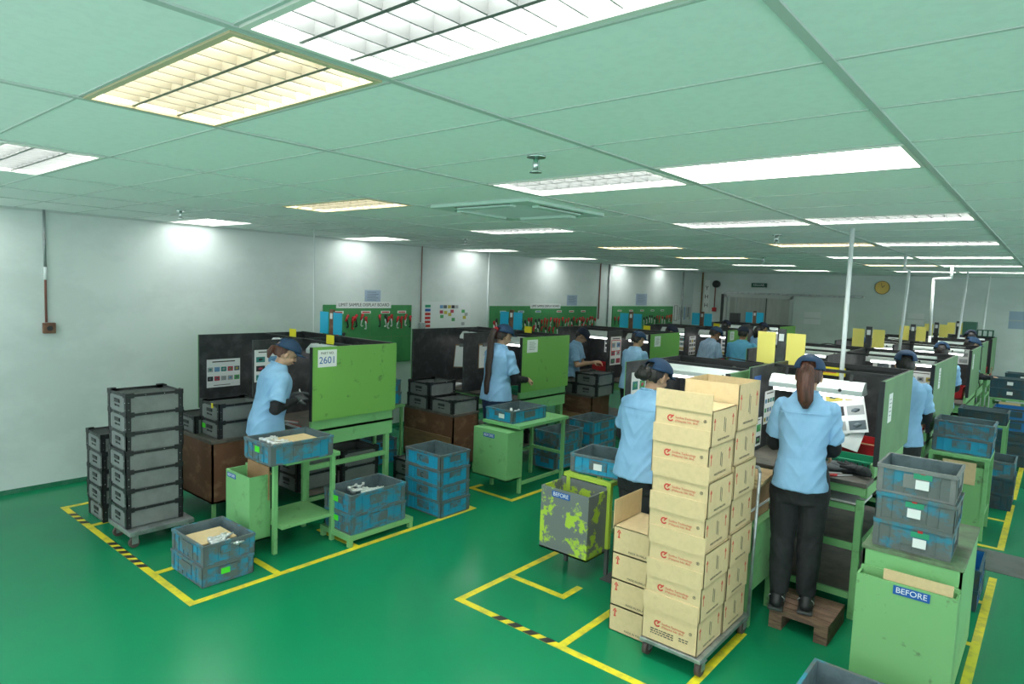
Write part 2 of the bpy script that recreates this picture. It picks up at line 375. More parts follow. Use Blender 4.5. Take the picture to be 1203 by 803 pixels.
tape('floor_tape', [(-2.93, 3.05, -2.93, 4.3), (-2.93, 3.05, -1.36, 3.05), (-2.93, 3.57, -2.45, 3.57), (-2.45, 3.57, -2.45, 3.75), (-2.1, 3.05, -2.1, 3.7), (-1.36, 3.05, -1.36, 3.95), (-2.75, 4.3, -2.3, 4.5)][:6],
     'yellow tape bay outline with hazard stripes around the carton trolley', [(-2.6, -2.1, 3.05)])
tape('floor_tape', [(-.24, 3.9, -.24, 6.15), (-.24, 4.85, -.45, 4.85), (-.24, 5.6, -.45, 5.6)], 'yellow tape line on the right beside the nearest before cabinet')
tape('floor_tape', [(-.24, 6.95, -.24, 8.6), (-.24, 6.95, -.5, 6.95), (-.24, 7.9, -.5, 7.9), (-.24, 8.9, -.24, 13.4), (-.24, 9.6, -.6, 9.6)], 'yellow tape line on the far right beyond the steel plate')
one('floor_plate', B('plate').box(-.42, 1.2, 6.32, 6.86, 0, .004), 'grey worn steel plate across the right aisle floor', 'floor plate')
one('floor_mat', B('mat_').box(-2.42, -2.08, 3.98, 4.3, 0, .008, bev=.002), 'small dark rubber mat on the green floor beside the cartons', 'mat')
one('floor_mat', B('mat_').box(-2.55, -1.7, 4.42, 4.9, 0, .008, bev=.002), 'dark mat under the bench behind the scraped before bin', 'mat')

# ------------------------------------------------------------- crates and cases (meshes made once, copied)
def crate_mesh(name, body, rim, W=.46, D=.34, H=.145, inside='dgrey', holes=False):
    b = B(body); t = .006
    for (x0, x1, y0, y1) in ((-W/2, W/2, -D/2, -D/2+t), (-W/2, W/2, D/2-t, D/2), (-W/2, -W/2+t, -D/2, D/2), (W/2-t, W/2, -D/2, D/2)):
        b.box(x0+.012*(x0 < 0 and x1 < 0 and 1 or 0)*0, x1, y0, y1, .004, H-.012)
    b.box(-W/2+.004, W/2-.004, -D/2+.004, D/2-.004, 0, .008)
    b.use(M['bluedeep' if body == 'bluedeep' else 'cin'])
    e_ = .0065
    for a in ((-W/2+e_, W/2-e_, -D/2+e_, -D/2+e_+.001), (-W/2+e_, W/2-e_, D/2-e_-.001, D/2-e_), (-W/2+e_, -W/2+e_+.001, -D/2+e_, D/2-e_), (W/2-e_-.001, W/2-e_, -D/2+e_, D/2-e_)): b.box(a[0], a[1], a[2], a[3], .008, H-.004)
    b.box(-W/2+e_, W/2-e_, -D/2+e_, D/2-e_, .008, .0095); b.use(M[body])
    rb = .006
    n = 6
    for k in range(n+1):
        x = -W/2+.022+(W-.044)*k/n
        for s in (-1, 1): b.box(x-.0035, x+.0035, min(s*D/2, s*(D/2+rb)), max(s*D/2, s*(D/2+rb)), .012, H-.02)
    for k in range(5):
        y = -D/2+.022+(D-.044)*k/4
        for s in (-1, 1): b.box(min(s*W/2, s*(W/2+rb)), max(s*W/2, s*(W/2+rb)), y-.0035, y+.0035, .012, H-.02)
    b.use(M[rim])
    for sx in (-1, 1):
        for sy in (-1, 1): b.box(min(sx*(W/2-.03), sx*(W/2+.007)), max(sx*(W/2-.03), sx*(W/2+.007)), min(sy*(D/2), sy*(D/2+.007)), max(sy*(D/2), sy*(D/2+.007)), .01, H-.016); b.box(min(sx*(W/2), sx*(W/2+.007)), max(sx*(W/2), sx*(W/2+.007)), min(sy*(D/2-.03), sy*(D/2+.007)), max(sy*(D/2-.03), sy*(D/2+.007)), .01, H-.016)
    r = .011
    for z0, z1, rr in ((H-.02, H, r), (.0, .012, .004)):
        b.box(-W/2-rr, W/2+rr, -D/2-rr, -D/2+.005, z0, z1, bev=.002); b.box(-W/2-rr, W/2+rr, D/2-.005, D/2+rr, z0, z1, bev=.002)
        b.box(-W/2-rr, -W/2+.005, -D/2, D/2, z0, z1); b.box(W/2-.005, W/2+rr, -D/2, D/2, z0, z1)
    b.box(-.075, .075, -D/2-.0075, -D/2, H*.30, H*.78); b.box(-.075, .075, D/2, D/2+.0075, H*.30, H*.78)
    b.box(-W/2-.0075, -W/2, -.06, .06, H*.45, H*.8); b.box(W/2, W/2+.0075, -.06, .06, H*.45, H*.8)
    return b.mesh(name)
CR = {k: crate_mesh('crate_'+k, *v) for k, v in dict(blue=('blue', 'bluerim'), grime=('bluegrey', 'bluerim'), deep=('bluedeep', 'bluedark'), dark=('bluedark', 'bluedark'), greyc=('heavy', 'grey'), heavy=('heavy', 'heavy')).items()}
CRH = .145
lab_me = B('white').box(-.035, .035, -.0015, 0, -.024, .024).mesh('label')
lab2_me = B('greenb').box(-.055, .055, -.001, 0, .018, .045).use(M['red']).box(-.015, .015, -.0015, 0, .042, .056).use(M['white']).box(-.04, .04, -.002, 0, -.034, .012).mesh('label')
tag_me = B(mat('lime_tag', (.08, .75, .03), .5)).box(-.03, .03, -.0015, 0, -.02, .02).mesh('tag')
hook_me = B('blackp').mesh('m'); bpy.data.meshes.remove(hook_me)
def ring_mark():
    b = B('blackp')
    for k in range(14):
        a0 = .6+4.6*k/14; a1 = .6+4.6*(k+1)/14
        b.bar((.018*math.cos(a0), 0, .022*math.sin(a0)), (.018*math.cos(a1), 0, .022*math.sin(a1)), .002, .007)
    return b.mesh('mark')
mark_me = ring_mark()
def crate(kind, x, y, z, label, rz=0, face=None, group='plastic crates', scale=None):
    o = one('plastic_crate', CR[kind], label, 'crate', (x, y, z), rz, group)
    if scale: o.scale = scale
    for f in (face or ()):
        nm, side, dx, dz = f
        me = {'paper_label': lab_me, 'green_tag': tag_me, 'ring_mark': mark_me, 'stickers': lab2_me}[nm]
        if side == 'F': p = link(nm, me, o, (dx, -.178, dz))
        elif side == 'R': p = link(nm, me, o, (.238, dx, dz), PI/2)
        elif side == 'L': p = link(nm, me, o, (-.238, dx, dz), -PI/2)
        else: p = link(nm, me, o, (dx, .178, dz), PI)
    return o
def stack(kinds, x, y, z, where, rz=0, faces=None, jitter=.006, scale=None, group=None, col_='blue'):
    out = []
    for i, k in enumerate(kinds):
        dx, dy = random.uniform(-jitter, jitter), random.uniform(-jitter, jitter)
        out.append(crate(k, x+dx, y+dy, z+i*(CRH-.002)*(scale[2] if scale else 1), '%s %s plastic crate %s' % (ordn(i, len(kinds)), col_, where) if len(kinds) > 1 else '%s plastic crate %s' % (col_, where), rz+random.uniform(-.01, .01), (faces[i] if faces and faces[i] else None), group or 'crates '+where, scale))
    return out

CW, CD, CHH = .35, .41, .148
def case_mesh():
    b = B('grey'); W, D, H = CW, CD, CHH; t = .006
    for a in ((-W/2, W/2, -D/2, -D/2+t), (-W/2, W/2, D/2-t, D/2), (-W/2, -W/2+t, -D/2, D/2), (W/2-t, W/2, -D/2, D/2)): b.box(a[0], a[1], a[2], a[3], .003, H-.006)
    b.box(-W/2, W/2, -D/2, D/2, 0, .008)
    b.use(M['blackp']); e = .005
    for sx in (-1, 1):
        for sy in (-1, 1):
            X0, X1 = sorted((sx*(W/2-.03), sx*(W/2+e))); Y0, Y1 = sorted((sy*(D/2-.004), sy*(D/2+e))); b.box(X0, X1, Y0, Y1, 0, H-.004)
            X0, X1 = sorted((sx*(W/2-.004), sx*(W/2+e))); Y0, Y1 = sorted((sy*(D/2-.03), sy*(D/2+e))); b.box(X0, X1, Y0, Y1, 0, H-.004)
            X0, X1 = sorted((sx*(W/2-.055), sx*(W/2+e+.003))); Y0, Y1 = sorted((sy*(D/2-.006), sy*(D/2+e+.003))); b.box(X0, X1, Y0, Y1, H-.028, H+.010, bev=.003)
            X0, X1 = sorted((sx*(W/2-.006), sx*(W/2+e+.003))); Y0, Y1 = sorted((sy*(D/2-.055), sy*(D/2+e+.003))); b.box(X0, X1, Y0, Y1, H-.028, H+.010, bev=.003)
    for s in (-1, 1):
        a, c = sorted((s*(D/2-.006), s*(D/2+e))); b.box(-W/2, W/2, a, c, H-.020, H)
        a, c = sorted((s*(W/2-.006), s*(W/2+e))); b.box(a, c, -D/2, D/2, H-.020, H)
    return b.mesh('storage_case')
case_me = case_mesh()
def case_handle():
    b = B('blackp')
    b.box(-.05, .05, -.004, 0, -.014, .014)
    b.use(M['dgrey']); b.box(-.04, .04, -.006, -.002, -.006, .010)
    b.use(M['blackp']); b.box(-.045, -.02, -.003, 0, -.045, -.03); b.box(-.01, .02, -.003, 0, -.042, -.033); b.box(.025, .045, -.003, 0, -.044, -.032)
    return b.mesh('handle')
hnd_me = case_handle()
def rivets():
    b = B('steel')
    for x in (-.16, -.06, .06, .16):
        for s in (-1, 1): b.ell((x, s*(CD/2+.0055), CHH-.010), (.0035, .002, .0035), 1)
    for y in (-.19, -.07, .07, .19):
        for s in (-1, 1): b.ell((s*(CW/2+.0055), y, CHH-.010), (.002, .0035, .0035), 1)
    for z in (.03, .085):
        for sx in (-1, 1):
            for sy in (-1, 1): b.ell((sx*(CW/2+.0055), sy*(CD/2-.015), z), (.002, .0035, .0035), 1); b.ell((sx*(CW/2-.015), sy*(CD/2+.0055), z), (.0035, .002, .0035), 1)
    return b.mesh('rivets')
riv_me = rivets()
clip_me = B('yelt').box(-.012, .012, -.004, .004, -.02, .02).mesh('clip')
def case(x, y, z, label, rz=0, group='grey storage cases', clip=None, sc_=None):
    o = one('storage_case', case_me, label, 'storage case', (x, y, z), rz, group)
    link('handle', hnd_me, o, (0, -CD/2-.002, .085)); link('rivets', riv_me, o)
    if clip == 'y': link('yellow_clip', clip_me, o, (.06, -CD/2-.006, .13))
    if clip == 'g': link('green_tag', tag_me, o, (-.10, -CD/2-.006, .08))
    if sc_: o.scale = sc_
    return o
def casestack(n, x, y, z, where, rz=0, j=.006, clips={}):
    for i in range(n):
        case(x+random.uniform(-j, j), y+random.uniform(-j, j), z+i*CHH, ('%s grey black-edged case %s' % (ordn(i, n), where)) if n > 1 else 'grey black-edged case '+where, rz+random.uniform(-.012, .012), 'cases '+where, clips.get(i))

# ------------------------------------------------------------- metal parts lying in crates
def lever_mesh(seed):
    r = random.Random(seed); b = B('castal')
    pts = [(0, 0, .012), (.05, .006, .016), (.10, .012, .012), (.14, .03, .014)]
    rr = [.013, .008, .009, .006]
    for (p, q, a, c) in zip(pts, pts[1:], rr, rr[1:]): b.cap(p, a, q, c, n=8)
    b.tube((0, 0, 0), (0, 0, .03), .017, n=12); b.tube((.10, .012, 0), (.10, .012, .026), .012, n=10)
    return b.mesh('metal_part')
lev = [lever_mesh(i) for i in range(2)]
def parts_in(x, y, z, w, d, n, where, seed=1):
    r = random.Random(seed)
    for i in range(n):
        px, py = x-w/2+w*(i+.5)/n, y+r.uniform(-d/4, d/4)
        one('metal_part', lev[i % 2], '%s silver metal part from the left in %s' % (nth(i), where), 'metal part', (px, py, z), r.uniform(1.0, 2.2), 'metal parts in '+where)

# ------------------------------------------------------------- sheets with pictures
def sheet(name, W, H, nx, ny, label, loc, rot, seed=0, head=.16, pics=None, group=None, cat='paper sheet', base='paper', thick=.003, cellw=.72, cellh=.6, foot=0):
    r = random.Random(seed); b = B(base).box(-W/2, W/2, 0, thick, 0, H)
    pics = pics or PIC
    hh = H*(1-head-foot)
    for j in range(ny):
        for i in range(nx):
            cx = -W/2+W*(i+.5)/nx; cz = H*foot+hh*(j+.5)/ny
            w_, h_ = W/nx*cellw/2, hh/ny*cellh/2
            b.use(r.choice(pics)).box(cx-w_, cx+w_, -.0008, 0, cz-h_, cz+h_)
            b.use(r.choice(pics)).ell((cx, -.0008, cz), (w_*.6, .0006, h_*.5), 1)
    b.use(M['ink_k'])
    if head: b.box(-W*.34, W*.34, -.0008, 0, H*(1-head*.55), H*(1-head*.35))
    if foot: b.box(-W*.3, W*.2, -.0008, 0, H*foot*.4, H*foot*.55)
    o = one(name, b, label, cat, loc, 0, group); o.rotation_euler = rot
    return o
def notice(W, H, lines, label, loc, rz, base='paper', cat='notice', name='paper_notice'):
    b = B(base).box(-W/2, W/2, 0, .002, 0, H); b.use(M['ink_k'])
    for k in range(lines):
        z = H*(.86-.75*k/max(1, lines)); b.box(-W*.38, W*(.38 if k % 3 else .2), -.0006, 0, z-.003, z+.001)
    return one(name, b, label, cat, loc, rz)

# ------------------------------------------------------------- inspection islands
def island(x0, x1, y0, y1, divs, label, gm='green_l', ztop=1.52, zb=.88, benchz=.80, front=.05, lw=None, shelf=(.22,), ey=None, ap=.10, ly=None, dy=None):
    t = thing('inspection_booth', label, 'workstation', ((x0+x1)/2, (y0+y1)/2, 0), 0, 'inspection booths')
    ox, oy = (x0+x1)/2, (y0+y1)/2
    def L(v, a): return v-(ox if a == 'x' else oy)
    X0, X1, Y0, Y1 = x0-ox, x1-ox, y0-oy, y1-oy
    part('bench_top', B('top').box(X0+.02, X1-.02, Y0-front, Y1, benchz-.03, benchz, bev=.004), t)
    b = B('green' if gm != 'green_d' else 'green_w')
    b.box(X0+.03, X1-.03, Y0-front+.01, Y0-front+.04, benchz-.03-ap, benchz-.03); b.box(X0+.03, X1-.03, Y1-.04, Y1-.01, benchz-.13, benchz-.03)
    b.box(X0+.03, X0+.06, Y0-front+.04, Y1-.04, benchz-.13, benchz-.03); b.box(X1-.06, X1-.02, Y0-front+.04, Y1-.02, benchz-.03-ap-.02, benchz-.03); b.box(X1-.05, X1-.02, Y0+.01, Y1-.02, benchz-.03, zb+.004)
    part('apron', b, t)
    for sx in (X0+.06, X1-.055) + ((0,) if x1-x0 > 1.2 else ()):
        for sy in (Y0-front+.035, Y1-.06):
            part('leg', B('green').box(sx-.022, sx+.022, sy-.022, sy+.022, 0, benchz-.12, bev=.003), t)
    for sx in (X0+.06, X1-.055):
        part('side_rail', B('green').box(sx-.016, sx+.016, Y0-front+.05, Y1-.08, .44, .48), t); part('side_rail', B('green').box(sx-.014, sx+.014, Y0-front+.05, Y1-.08, .16, .19), t)
    for zz in shelf:
        part('shelf', B('top').box(X0+.05, X1-.05, Y0-front+.06, Y1-.07, zz-.012, zz), t)
    if gm == 'green_d':
        part('front_rail', B('green').box(X0+.08, X1-.08, Y0-front+.02, Y0-front+.045, benchz-.20, benchz-.165).box(X0+.08, X1-.08, Y0-front+.02, Y0-front+.045, .13, .17).box(X0+.08, X1-.08, Y0-front+.02, Y0-front+.04, .46, .505), t)
        part('middle_shelf', B('top').box(X0+.08, X1-.08, Y0-front+.045, Y1-.12, .45, .46), t)
        part('upper_shelf', B('top').box(X0+.08, X1-.08, Y0-front+.045, Y1-.2, benchz-.18, benchz-.168), t)
    # panels
    E0, E1 = (Y0, Y1) if not ey else (ey[0]-oy, ey[1]-oy)
    b = B(gm).box(X1-.014, X1, E0, E1, zb, ztop); b.use(M['black']).box(X1-.030, X1-.014, E0, E1, zb, ztop-.002); b
    b.use(M['blackp']).box(X1-.032, X1+.0015, E0-.006, E0+.004, zb, ztop)
    part('end_panel', b, t)
    LY = Y0 if ly is None else ly-oy
    b = B('black').box(X0, X0+.022, LY, Y1, benchz, ztop); b.use(M['green']).box(X0-.004, X0+.001, LY-.004, Y1, benchz, ztop)
    part('side_panel', b, t)
    part('back_panel', B('black').box(X0+.022, X1-.03, Y1-.02, Y1, benchz, ztop), t)
    for d in divs:
        part('divider', B('black').box(d-ox-.011, d-ox+.011, Y0 if dy is None else dy-oy, Y1-.02, benchz, ztop), t)
    # frame strips along the top
    part('top_rail', B('blackp').box(X0, X1-.03, Y1-.045, Y1-.02, ztop-.03, ztop+.004), t)
    part('top_rail', B('blackp').box(X0, X1-.03, Y0+(Y1-Y0)*.45, Y0+(Y1-Y0)*.45+.025, ztop-.022, ztop), t)
    return t
def task_light(xa, xb, y, z, label, group='task lights in the booths', parent=None, ztop=1.50):
    xc = (xa+xb)/2; hw = (xb-xa)/2
    t = thing('task_light', label, 'task light', (xc, y, z), 0, group)
    b = B('hood')
    P = [(-.085, -.045), (.085, -.045), (.05, .0), (.03, .045), (-.03, .045), (-.085, -.01)]
    va = [b.bm.verts.new((-hw, p[0], p[1])) for p in P]; vb = [b.bm.verts.new((hw, p[0], p[1])) for p in P]
    n = len(P)
    for i in range(n):
        j = (i+1) % n; b.bm.faces.new((va[i], vb[i], vb[j], va[j]))
    b.bm.faces.new(va[::-1]); b.bm.faces.new(vb)
    bmesh.ops.recalc_face_normals(b.bm, faces=b.bm.faces)
    part('housing', b, t)
    part('fluorescent_tube', B('tubet').tube((-hw+.02, -.02, -.062), (hw-.02, -.02, -.062), .015).tube((-hw+.02, .04, -.062), (hw-.02, .04, -.062), .015), t)
    b = B('blackp')
    for s in (-.7, .7): b.bar((s*hw, 0, .04), (s*hw, .02, ztop-z+.015), .02, .006)
    part('hanger', b, t)
    part('switch', B('blackp').tube((hw*.55, -.088, -.015), (hw*.55, -.078, -.015), .012), t)
    return t
def paddle(x, y, z, m, label, w=.15, h=.23, gap=.045):
    t = thing('double_signal_board', label, 'signal board', (x, y, z), 0, 'paired boards on posts')
    for s in (-1, 1):
        part('board', B(m).box(s*(gap+w/2)-w/2, s*(gap+w/2)+w/2, -.012, -.006, .03, .03+h), t)
    part('post', B('wood' if m == 'cyan' else 'black').box(-.032, .032, -.005, .018, 0, h+.06).use(M['paper']).box(-.02, .02, -.008, -.005, h-.04, h+.02), t)
    return t

NM = ['nearest', 'second', 'third', 'fourth', 'farthest']
LI = [(-6.42, -4.85, 3.15, 4.07, -5.66, 1.52), (-6.28, -4.72, 5.82, 6.76, -5.5, 1.52), (-5.95, -4.36, 8.2, 9.12, -5.05, 1.51), (-5.85, -4.28, 10.75, 11.67, -5.05, 1.5), (-5.85, -4.28, 13.4, 14.4, -5.05, 1.5)]
for i, (a, b_, y0, y1, d, zt) in enumerate(LI):
    island(a, b_, y0, y1, [d], '%s island of booths along the left wall, bright green end panel and black inside' % NM[i], ztop=zt, ly=(2.9, 5.52, None, None, None)[i], dy=(3.05, 5.66, None, None, None)[i])
    task_light(a+.12, d-.05, y1-.42, zt-.09, 'white strip lamp over the left desk of the %s left wall island' % NM[i])
    task_light(d+.06, b_-.08, y1-.42, zt-.09, 'white strip lamp over the right desk of the %s left wall island' % NM[i])
MI = [(-2.66, -1.80, 4.62, 5.6, None, 1.53), (-2.62, -.86, 7.15, 8.88, -1.8, 1.52), (-2.5, -.85, 10.3, 11.55, -1.75, 1.50), (-2.4, -.90, 12.35, 13.42, -1.68, 1.50), (-2.3, -.9, 14.2, 15.22, -1.6, 1.50)]
for i, (a, b_, y0, y1, d, zt) in enumerate(MI):
    if i == 0:
        island(a, b_, y0, y1, [], 'black booth of the worker with the hair bun, behind the tall carton pile', gm='green_d', ztop=zt, front=.05, shelf=(.20,))
        island(-1.74, -.85, 4.84, 5.90, [], 'taller booth and bench of the ponytailed woman, dull green end panel on its right', gm='green_d', ztop=1.57, zb=1.0, benchz=.92, front=.20, shelf=(.15,), ap=.055)
        task_light(-2.62, -1.92, 5.26, 1.45, 'long white strip lamp in the booth behind the tall carton pile')
        task_light(-1.66, -1.02, 5.12, 1.47, 'white strip lamp above the tilted photo board at the tall bench', ztop=1.55)
        continue
    island(a, b_, y0, y1, [d], '%s island of booths in the right bank, dull green end panel' % NM[i], gm='green_d', ztop=zt, front=.05, shelf=(.20,))
    task_light(a+.10, d-.10, y1-.36, zt-.06, 'white strip lamp over the left desk of the %s right bank island' % NM[i])
    task_light(d+.12, b_-.16, y1-.36, zt-.06, 'white strip lamp over the right desk of the %s right bank island' % NM[i])
for i, (x, y, z) in enumerate([(-5.9, 4.06, 1.5), (-5.68, 6.75, 1.5), (-5.2, 9.11, 1.49), (-5.15, 11.66, 1.48), (-5.15, 14.39, 1.48)]):
    paddle(x, y, z, 'cyan', 'pair of bright blue boards on a post above the %s left wall island' % NM[i])
for i, (x, y, z) in enumerate([(-1.79, 5.67, 1.50), (-1.78, 8.87, 1.5), (-1.72, 11.54, 1.48), (-1.65, 13.41, 1.48), (-1.52, 15.21, 1.48)]):
    paddle(x, y, z, 'yel', 'pair of yellow boards on a post above the %s right bank island' % NM[i], w=.15 if i == 0 else .13, h=.27 if i == 0 else .22)

# papers fixed in the booths
sheet('picture_sheet', .34, .28, 5, 2, 'landscape sheet of ten part photos on the nearest booth side panel', (-6.395, 3.14, .99), (0, 0, PI/2), 1, head=.2, cellw=.8, cellh=.5, foot=.15)
sheet('picture_sheet', .24, .30, 2, 3, 'upright photo sheet on the divider behind the woman at the nearest booth', (-5.645, 3.18, 1.13), (0, 0, PI/2), 2)
sheet('picture_sheet', .26, .28, 3, 2, 'photo sheet on the black back board right of the nearest woman', (-5.15, 4.035, 1.12), (0, 0, 0), 3, pics=[PIC[4], PIC[2], PIC[3]], cellh=.4)
def number_paper(x, y, z, w, h, label, txt=None):
    b = B('paper').box(-w/2, w/2, 0, .002, 0, h)
    b.use(M['ink_k'])
    if not txt:
        for k in range(5): b.box(-w*.3, w*.3*(1 if k % 2 else .6), -.0006, 0, h*(.8-.14*k)-.002, h*(.8-.14*k)+.002)
    o = one('paper_notice', b, label, 'notice', (x, y, z), PI/2)
    if txt: 
        text('lettering', txt[0], .03, 'ink_k', o, (0, -.001, h*.80), FRONT, .0004); text('handwriting', txt[1], .085, 'bluesign', o, (0, -.001, h*.38), FRONT, .0004)
    return o
number_paper(-4.85+.001, 3.30, 1.345, .19, .15, 'white paper with a handwritten number on the nearest bright green end panel', ('PART NO.', '2601'))
number_paper(-4.72+.001, 6.01, 1.34, .20, .15, 'white notice on the second bright green end panel')
number_paper(-4.36+.001, 8.42, 1.33, .18, .15, 'pale notice on the third green end panel of the left wall')
number_paper(-4.28+.001, 10.95, 1.33, .18, .15, 'pale notice on the fourth green end panel of the left wall')
number_paper(-.85+.001, 5.08, 1.27, .12, .2, 'pale notice on the nearest dull green end panel of the right bank')
number_paper(-.86+.001, 7.5, 1.27, .12, .2, 'pale notice on the second dull green end panel of the right bank')
number_paper(-.85+.001, 10.55, 1.24, .12, .2, 'pale notice on the third dull green end panel of the right bank')
for k, (x, y, z, lb) in enumerate([(-6.0, 3.70, 1.522, 'left desk of the nearest left wall island'), (-5.2, 3.6, 1.522, 'right desk of the nearest left wall island'), (-5.35, 6.74, 1.524, 'second left wall island'), (-4.9, 9.12, 1.513, 'third left wall island'), (-4.85, 11.67, 1.503, 'fourth left wall island')]):
    one('yellow_tag', B('yelt').box(-.06, .06, -.003, .003, -.05, .035, bev=.002), 'yellow tag clipped above the '+lb, 'tag', (x, y-.034, z+.03))
o = one('yellow_sticker', B('yelt').box(-.10, .10, -.002, .001, -.035, .035), 'yellow warning sticker with lettering on the nearest right bank back board', 'sticker', (-1.42, 5.85, 1.50)); part('printed_lines', B('ink_r').box(-.08, .04, -.003, -.002, .008, .014).box(-.08, .03, -.003, -.002, -.012, -.006), o)
part('red_dot', B('ink_k').tube((.075, -.003, 0), (.075, -.002, 0), .012), o)
# boards and sheets, right bank nearest island
sheet('picture_board', .40, .35, 3, 3, 'large tilted white board of nine part photos beside the ponytailed worker', (-1.20, 5.26, 1.10), (-.20, -.22, .10), 5, pics=PIC2, head=.05, cellw=.85, cellh=.62, thick=.006, cat='picture board')
sheet('paper_sheet', .28, .2, 1, 1, 'crumpled blank white sheet under the tilted photo board', (-1.20, 5.24, 1.02), (-.35, .22, .05), 6, pics=[M['paper']], head=0)
sheet('picture_sheet', .22, .26, 4, 3, 'photo sheet left of the ponytailed worker, upper of the two', (-1.715, 5.25, 1.10), (0, 0, PI/2), 7, cellh=.45)
sheet('picture_sheet', .24, .22, 2, 2, 'photo sheet left of the ponytailed worker, lower of the two', (-1.715, 4.98, .95), (0, 0, PI/2), 8, pics=[PIC[3], PIC[2], PIC[4]])
sheet('picture_board', .14, .30, 1, 1, 'bright blue poster on the divider above the cardboard cartons', (-1.715, 4.95, 1.20), (0, 0, PI/2), 9, pics=[PIC[6], M['bluesign']], base='bluesign', head=0, cat='poster')
sheet('picture_sheet', .24, .30, 2, 2, 'photo sheet behind the worker with a bun', (-2.635, 4.80, 1.14), (0, 0, PI/2), 10, pics=[PIC[3], PIC[4], PIC[0]], cellh=.55)
# second left island
sheet('picture_sheet', .26, .34, 3, 4, 'photo sheet on the black board behind the leaning clipboard', (-6.0, 6.735, 1.12), (0, 0, 0), 11)
def clipboard(x, y, z, rot, label, w=.22, h=.31):
    b = B('woodt').box(-w/2, w/2, 0, .006, 0, h); b.use(M['paper']).box(-w/2+.012, w/2-.012, -.003, 0, .01, h-.02)
    o = one('clipboard', b, label, 'clipboard', (x, y, z)); o.rotation_euler = rot
    part('clip', B('dsteel').box(-.045, .045, -.009, -.003, h-.035, h+.008), o); return o
clipboard(-5.98, 6.1, 1.02, (-.25, -.06, .25), 'clipboard with blank paper leaning at the left desk of the second left wall island')
clipboard(-5.485, 6.02, 1.07, (0, 0, PI/2), 'clipboard with blank paper hanging on the divider beside the long-haired woman')
sheet('picture_sheet', .22, .34, 2, 3, 'tall photo sheet right of the long-haired woman', (-4.98, 6.70, 1.08), (0, .1, 0), 12, cellh=.5)
sheet('picture_sheet', .30, .34, 3, 4, 'photo sheet on a stand at the third left wall island', (-5.5, 9.09, 1.1), (0, 0, 0), 13, pics=PIC2)
o = sheet('picture_sheet', .30, .42, 2, 3, 'red-framed sheet on the divider of the third left wall island', (-5.035, 8.42, 1.0), (0, 0, PI/2), 14)
part('red_frame', B('ink_r').box(-.13, .13, -.002, 0, .36, .37).box(-.13, .13, -.002, 0, .20, .21).box(-.13, -.12, -.002, 0, .2, .37).box(.12, .13, -.002, 0, .2, .37), o)
sheet('picture_sheet', .34, .40, 2, 4, 'photo sheet right of the worker at the third left wall island', (-4.58, 9.09, 1.05), (0, 0, 0), 15)
sheet('picture_sheet', .36, .42, 3, 4, 'photo sheet at the left desk of the fourth left wall island', (-5.4, 11.64, 1.0), (0, 0, 0), 16)
sheet('picture_sheet', .40, .42, 2, 5, 'photo sheet right of the man at the fourth left wall island', (-4.55, 11.64, 1.0), (0, 0, 0), 17, pics=PIC2)
sheet('picture_sheet', .34, .30, 2, 1, 'pair of printed sheets on the back board of the second right bank island', (-1.68, 8.85, 1.12), (0, 0, 0), 18, pics=PIC2, head=0)
sheet('picture_sheet', .28, .22, 2, 2, 'lilac-edged sheet at the third right bank island', (-1.12, 11.52, 1.22), (0, 0, 0), 19, pics=[PIC[7]])
sheet('picture_sheet', .24, .24, 1, 2, 'pink-edged sheet at the fourth right bank island', (-1.1, 13.39, 1.15), (0, 0, 0), 20, pics=[PIC[4]])

for k, (x, y, z, w_, h_, lb) in enumerate(((-4.62, 9.09, .95, .2, .1, 'small sheet low on the third left wall island back board'), (-5.0, 11.2, 1.0, .26, .34, 'upright sheet on the divider of the fourth left wall island'), (-5.6, 14.37, 1.0, .34, .4, 'sheet at the left desk of the farthest left wall island'), (-4.7, 14.37, 1.0, .4, .4, 'sheet at the right desk of the farthest left wall island'), (-2.1, 8.85, 1.0, .3, .3, 'sheet at the left desk of the second right bank island'), (-1.2, 8.85, 1.0, .26, .3, 'sheet at the right desk of the second right bank island'), (-1.5, 11.52, 1.05, .3, .3, 'sheet beside the divider of the third right bank island'))):
    if 'divider of the fourth' in lb: sheet('picture_sheet', w_, h_, 3, 4, lb, (-5.035, 11.05, z), (0, 0, PI/2), 40+k, pics=PIC2)
    else: sheet('picture_sheet', w_, h_, 3, 3, lb, (x, y, z), (0, 0, 0), 40+k, pics=PIC2)
# bins, baskets on benches
def bin_(name, m, W, D, H, x, y, z, label, rz=0, cat='bin', slots=False):
    b = B(m); t = .005
    for a in ((-W/2, W/2, -D/2, -D/2+t), (-W/2, W/2, D/2-t, D/2), (-W/2, -W/2+t, -D/2, D/2), (W/2-t, W/2, -D/2, D/2)): b.box(a[0], a[1], a[2], a[3], 0, H)
    b.box(-W/2, W/2, -D/2, D/2, 0, .006)
    for a in ((-W/2-.008, W/2+.008, -D/2-.008, -D/2), (-W/2-.008, W/2+.008, D/2, D/2+.008), (-W/2-.008, -W/2, -D/2, D/2), (W/2, W/2+.008, -D/2, D/2)): b.box(a[0], a[1], a[2], a[3], H-.014, H)
    if slots:
        b.use(M['dgrey'])
        for k in range(12):
            x_ = -W/2+.05+(W-.1)*k/11; b.box(x_-.004, x_+.004, -D/2-.001, -D/2, H*.25, H*.75)
    return one(name, b, label, cat, (x, y, z), rz)
bin_('plastic_basket', 'greenb', .46, .22, .075, -1.11, 5.06, .92, 'green slotted basket on the bench right of the ponytailed worker', cat='basket', slots=True)
bin_('plastic_bin', 'red', .46, .34, .11, -1.13, 5.55, .92, 'red bin behind the green basket, right of the ponytailed worker')
one('cardboard_tray', B('cardd').box(-.15, .15, -.09, .09, 0, .06), 'brown cardboard block inside the red bin on the nearest right bank bench', 'cardboard', (-1.1, 5.55, .927))
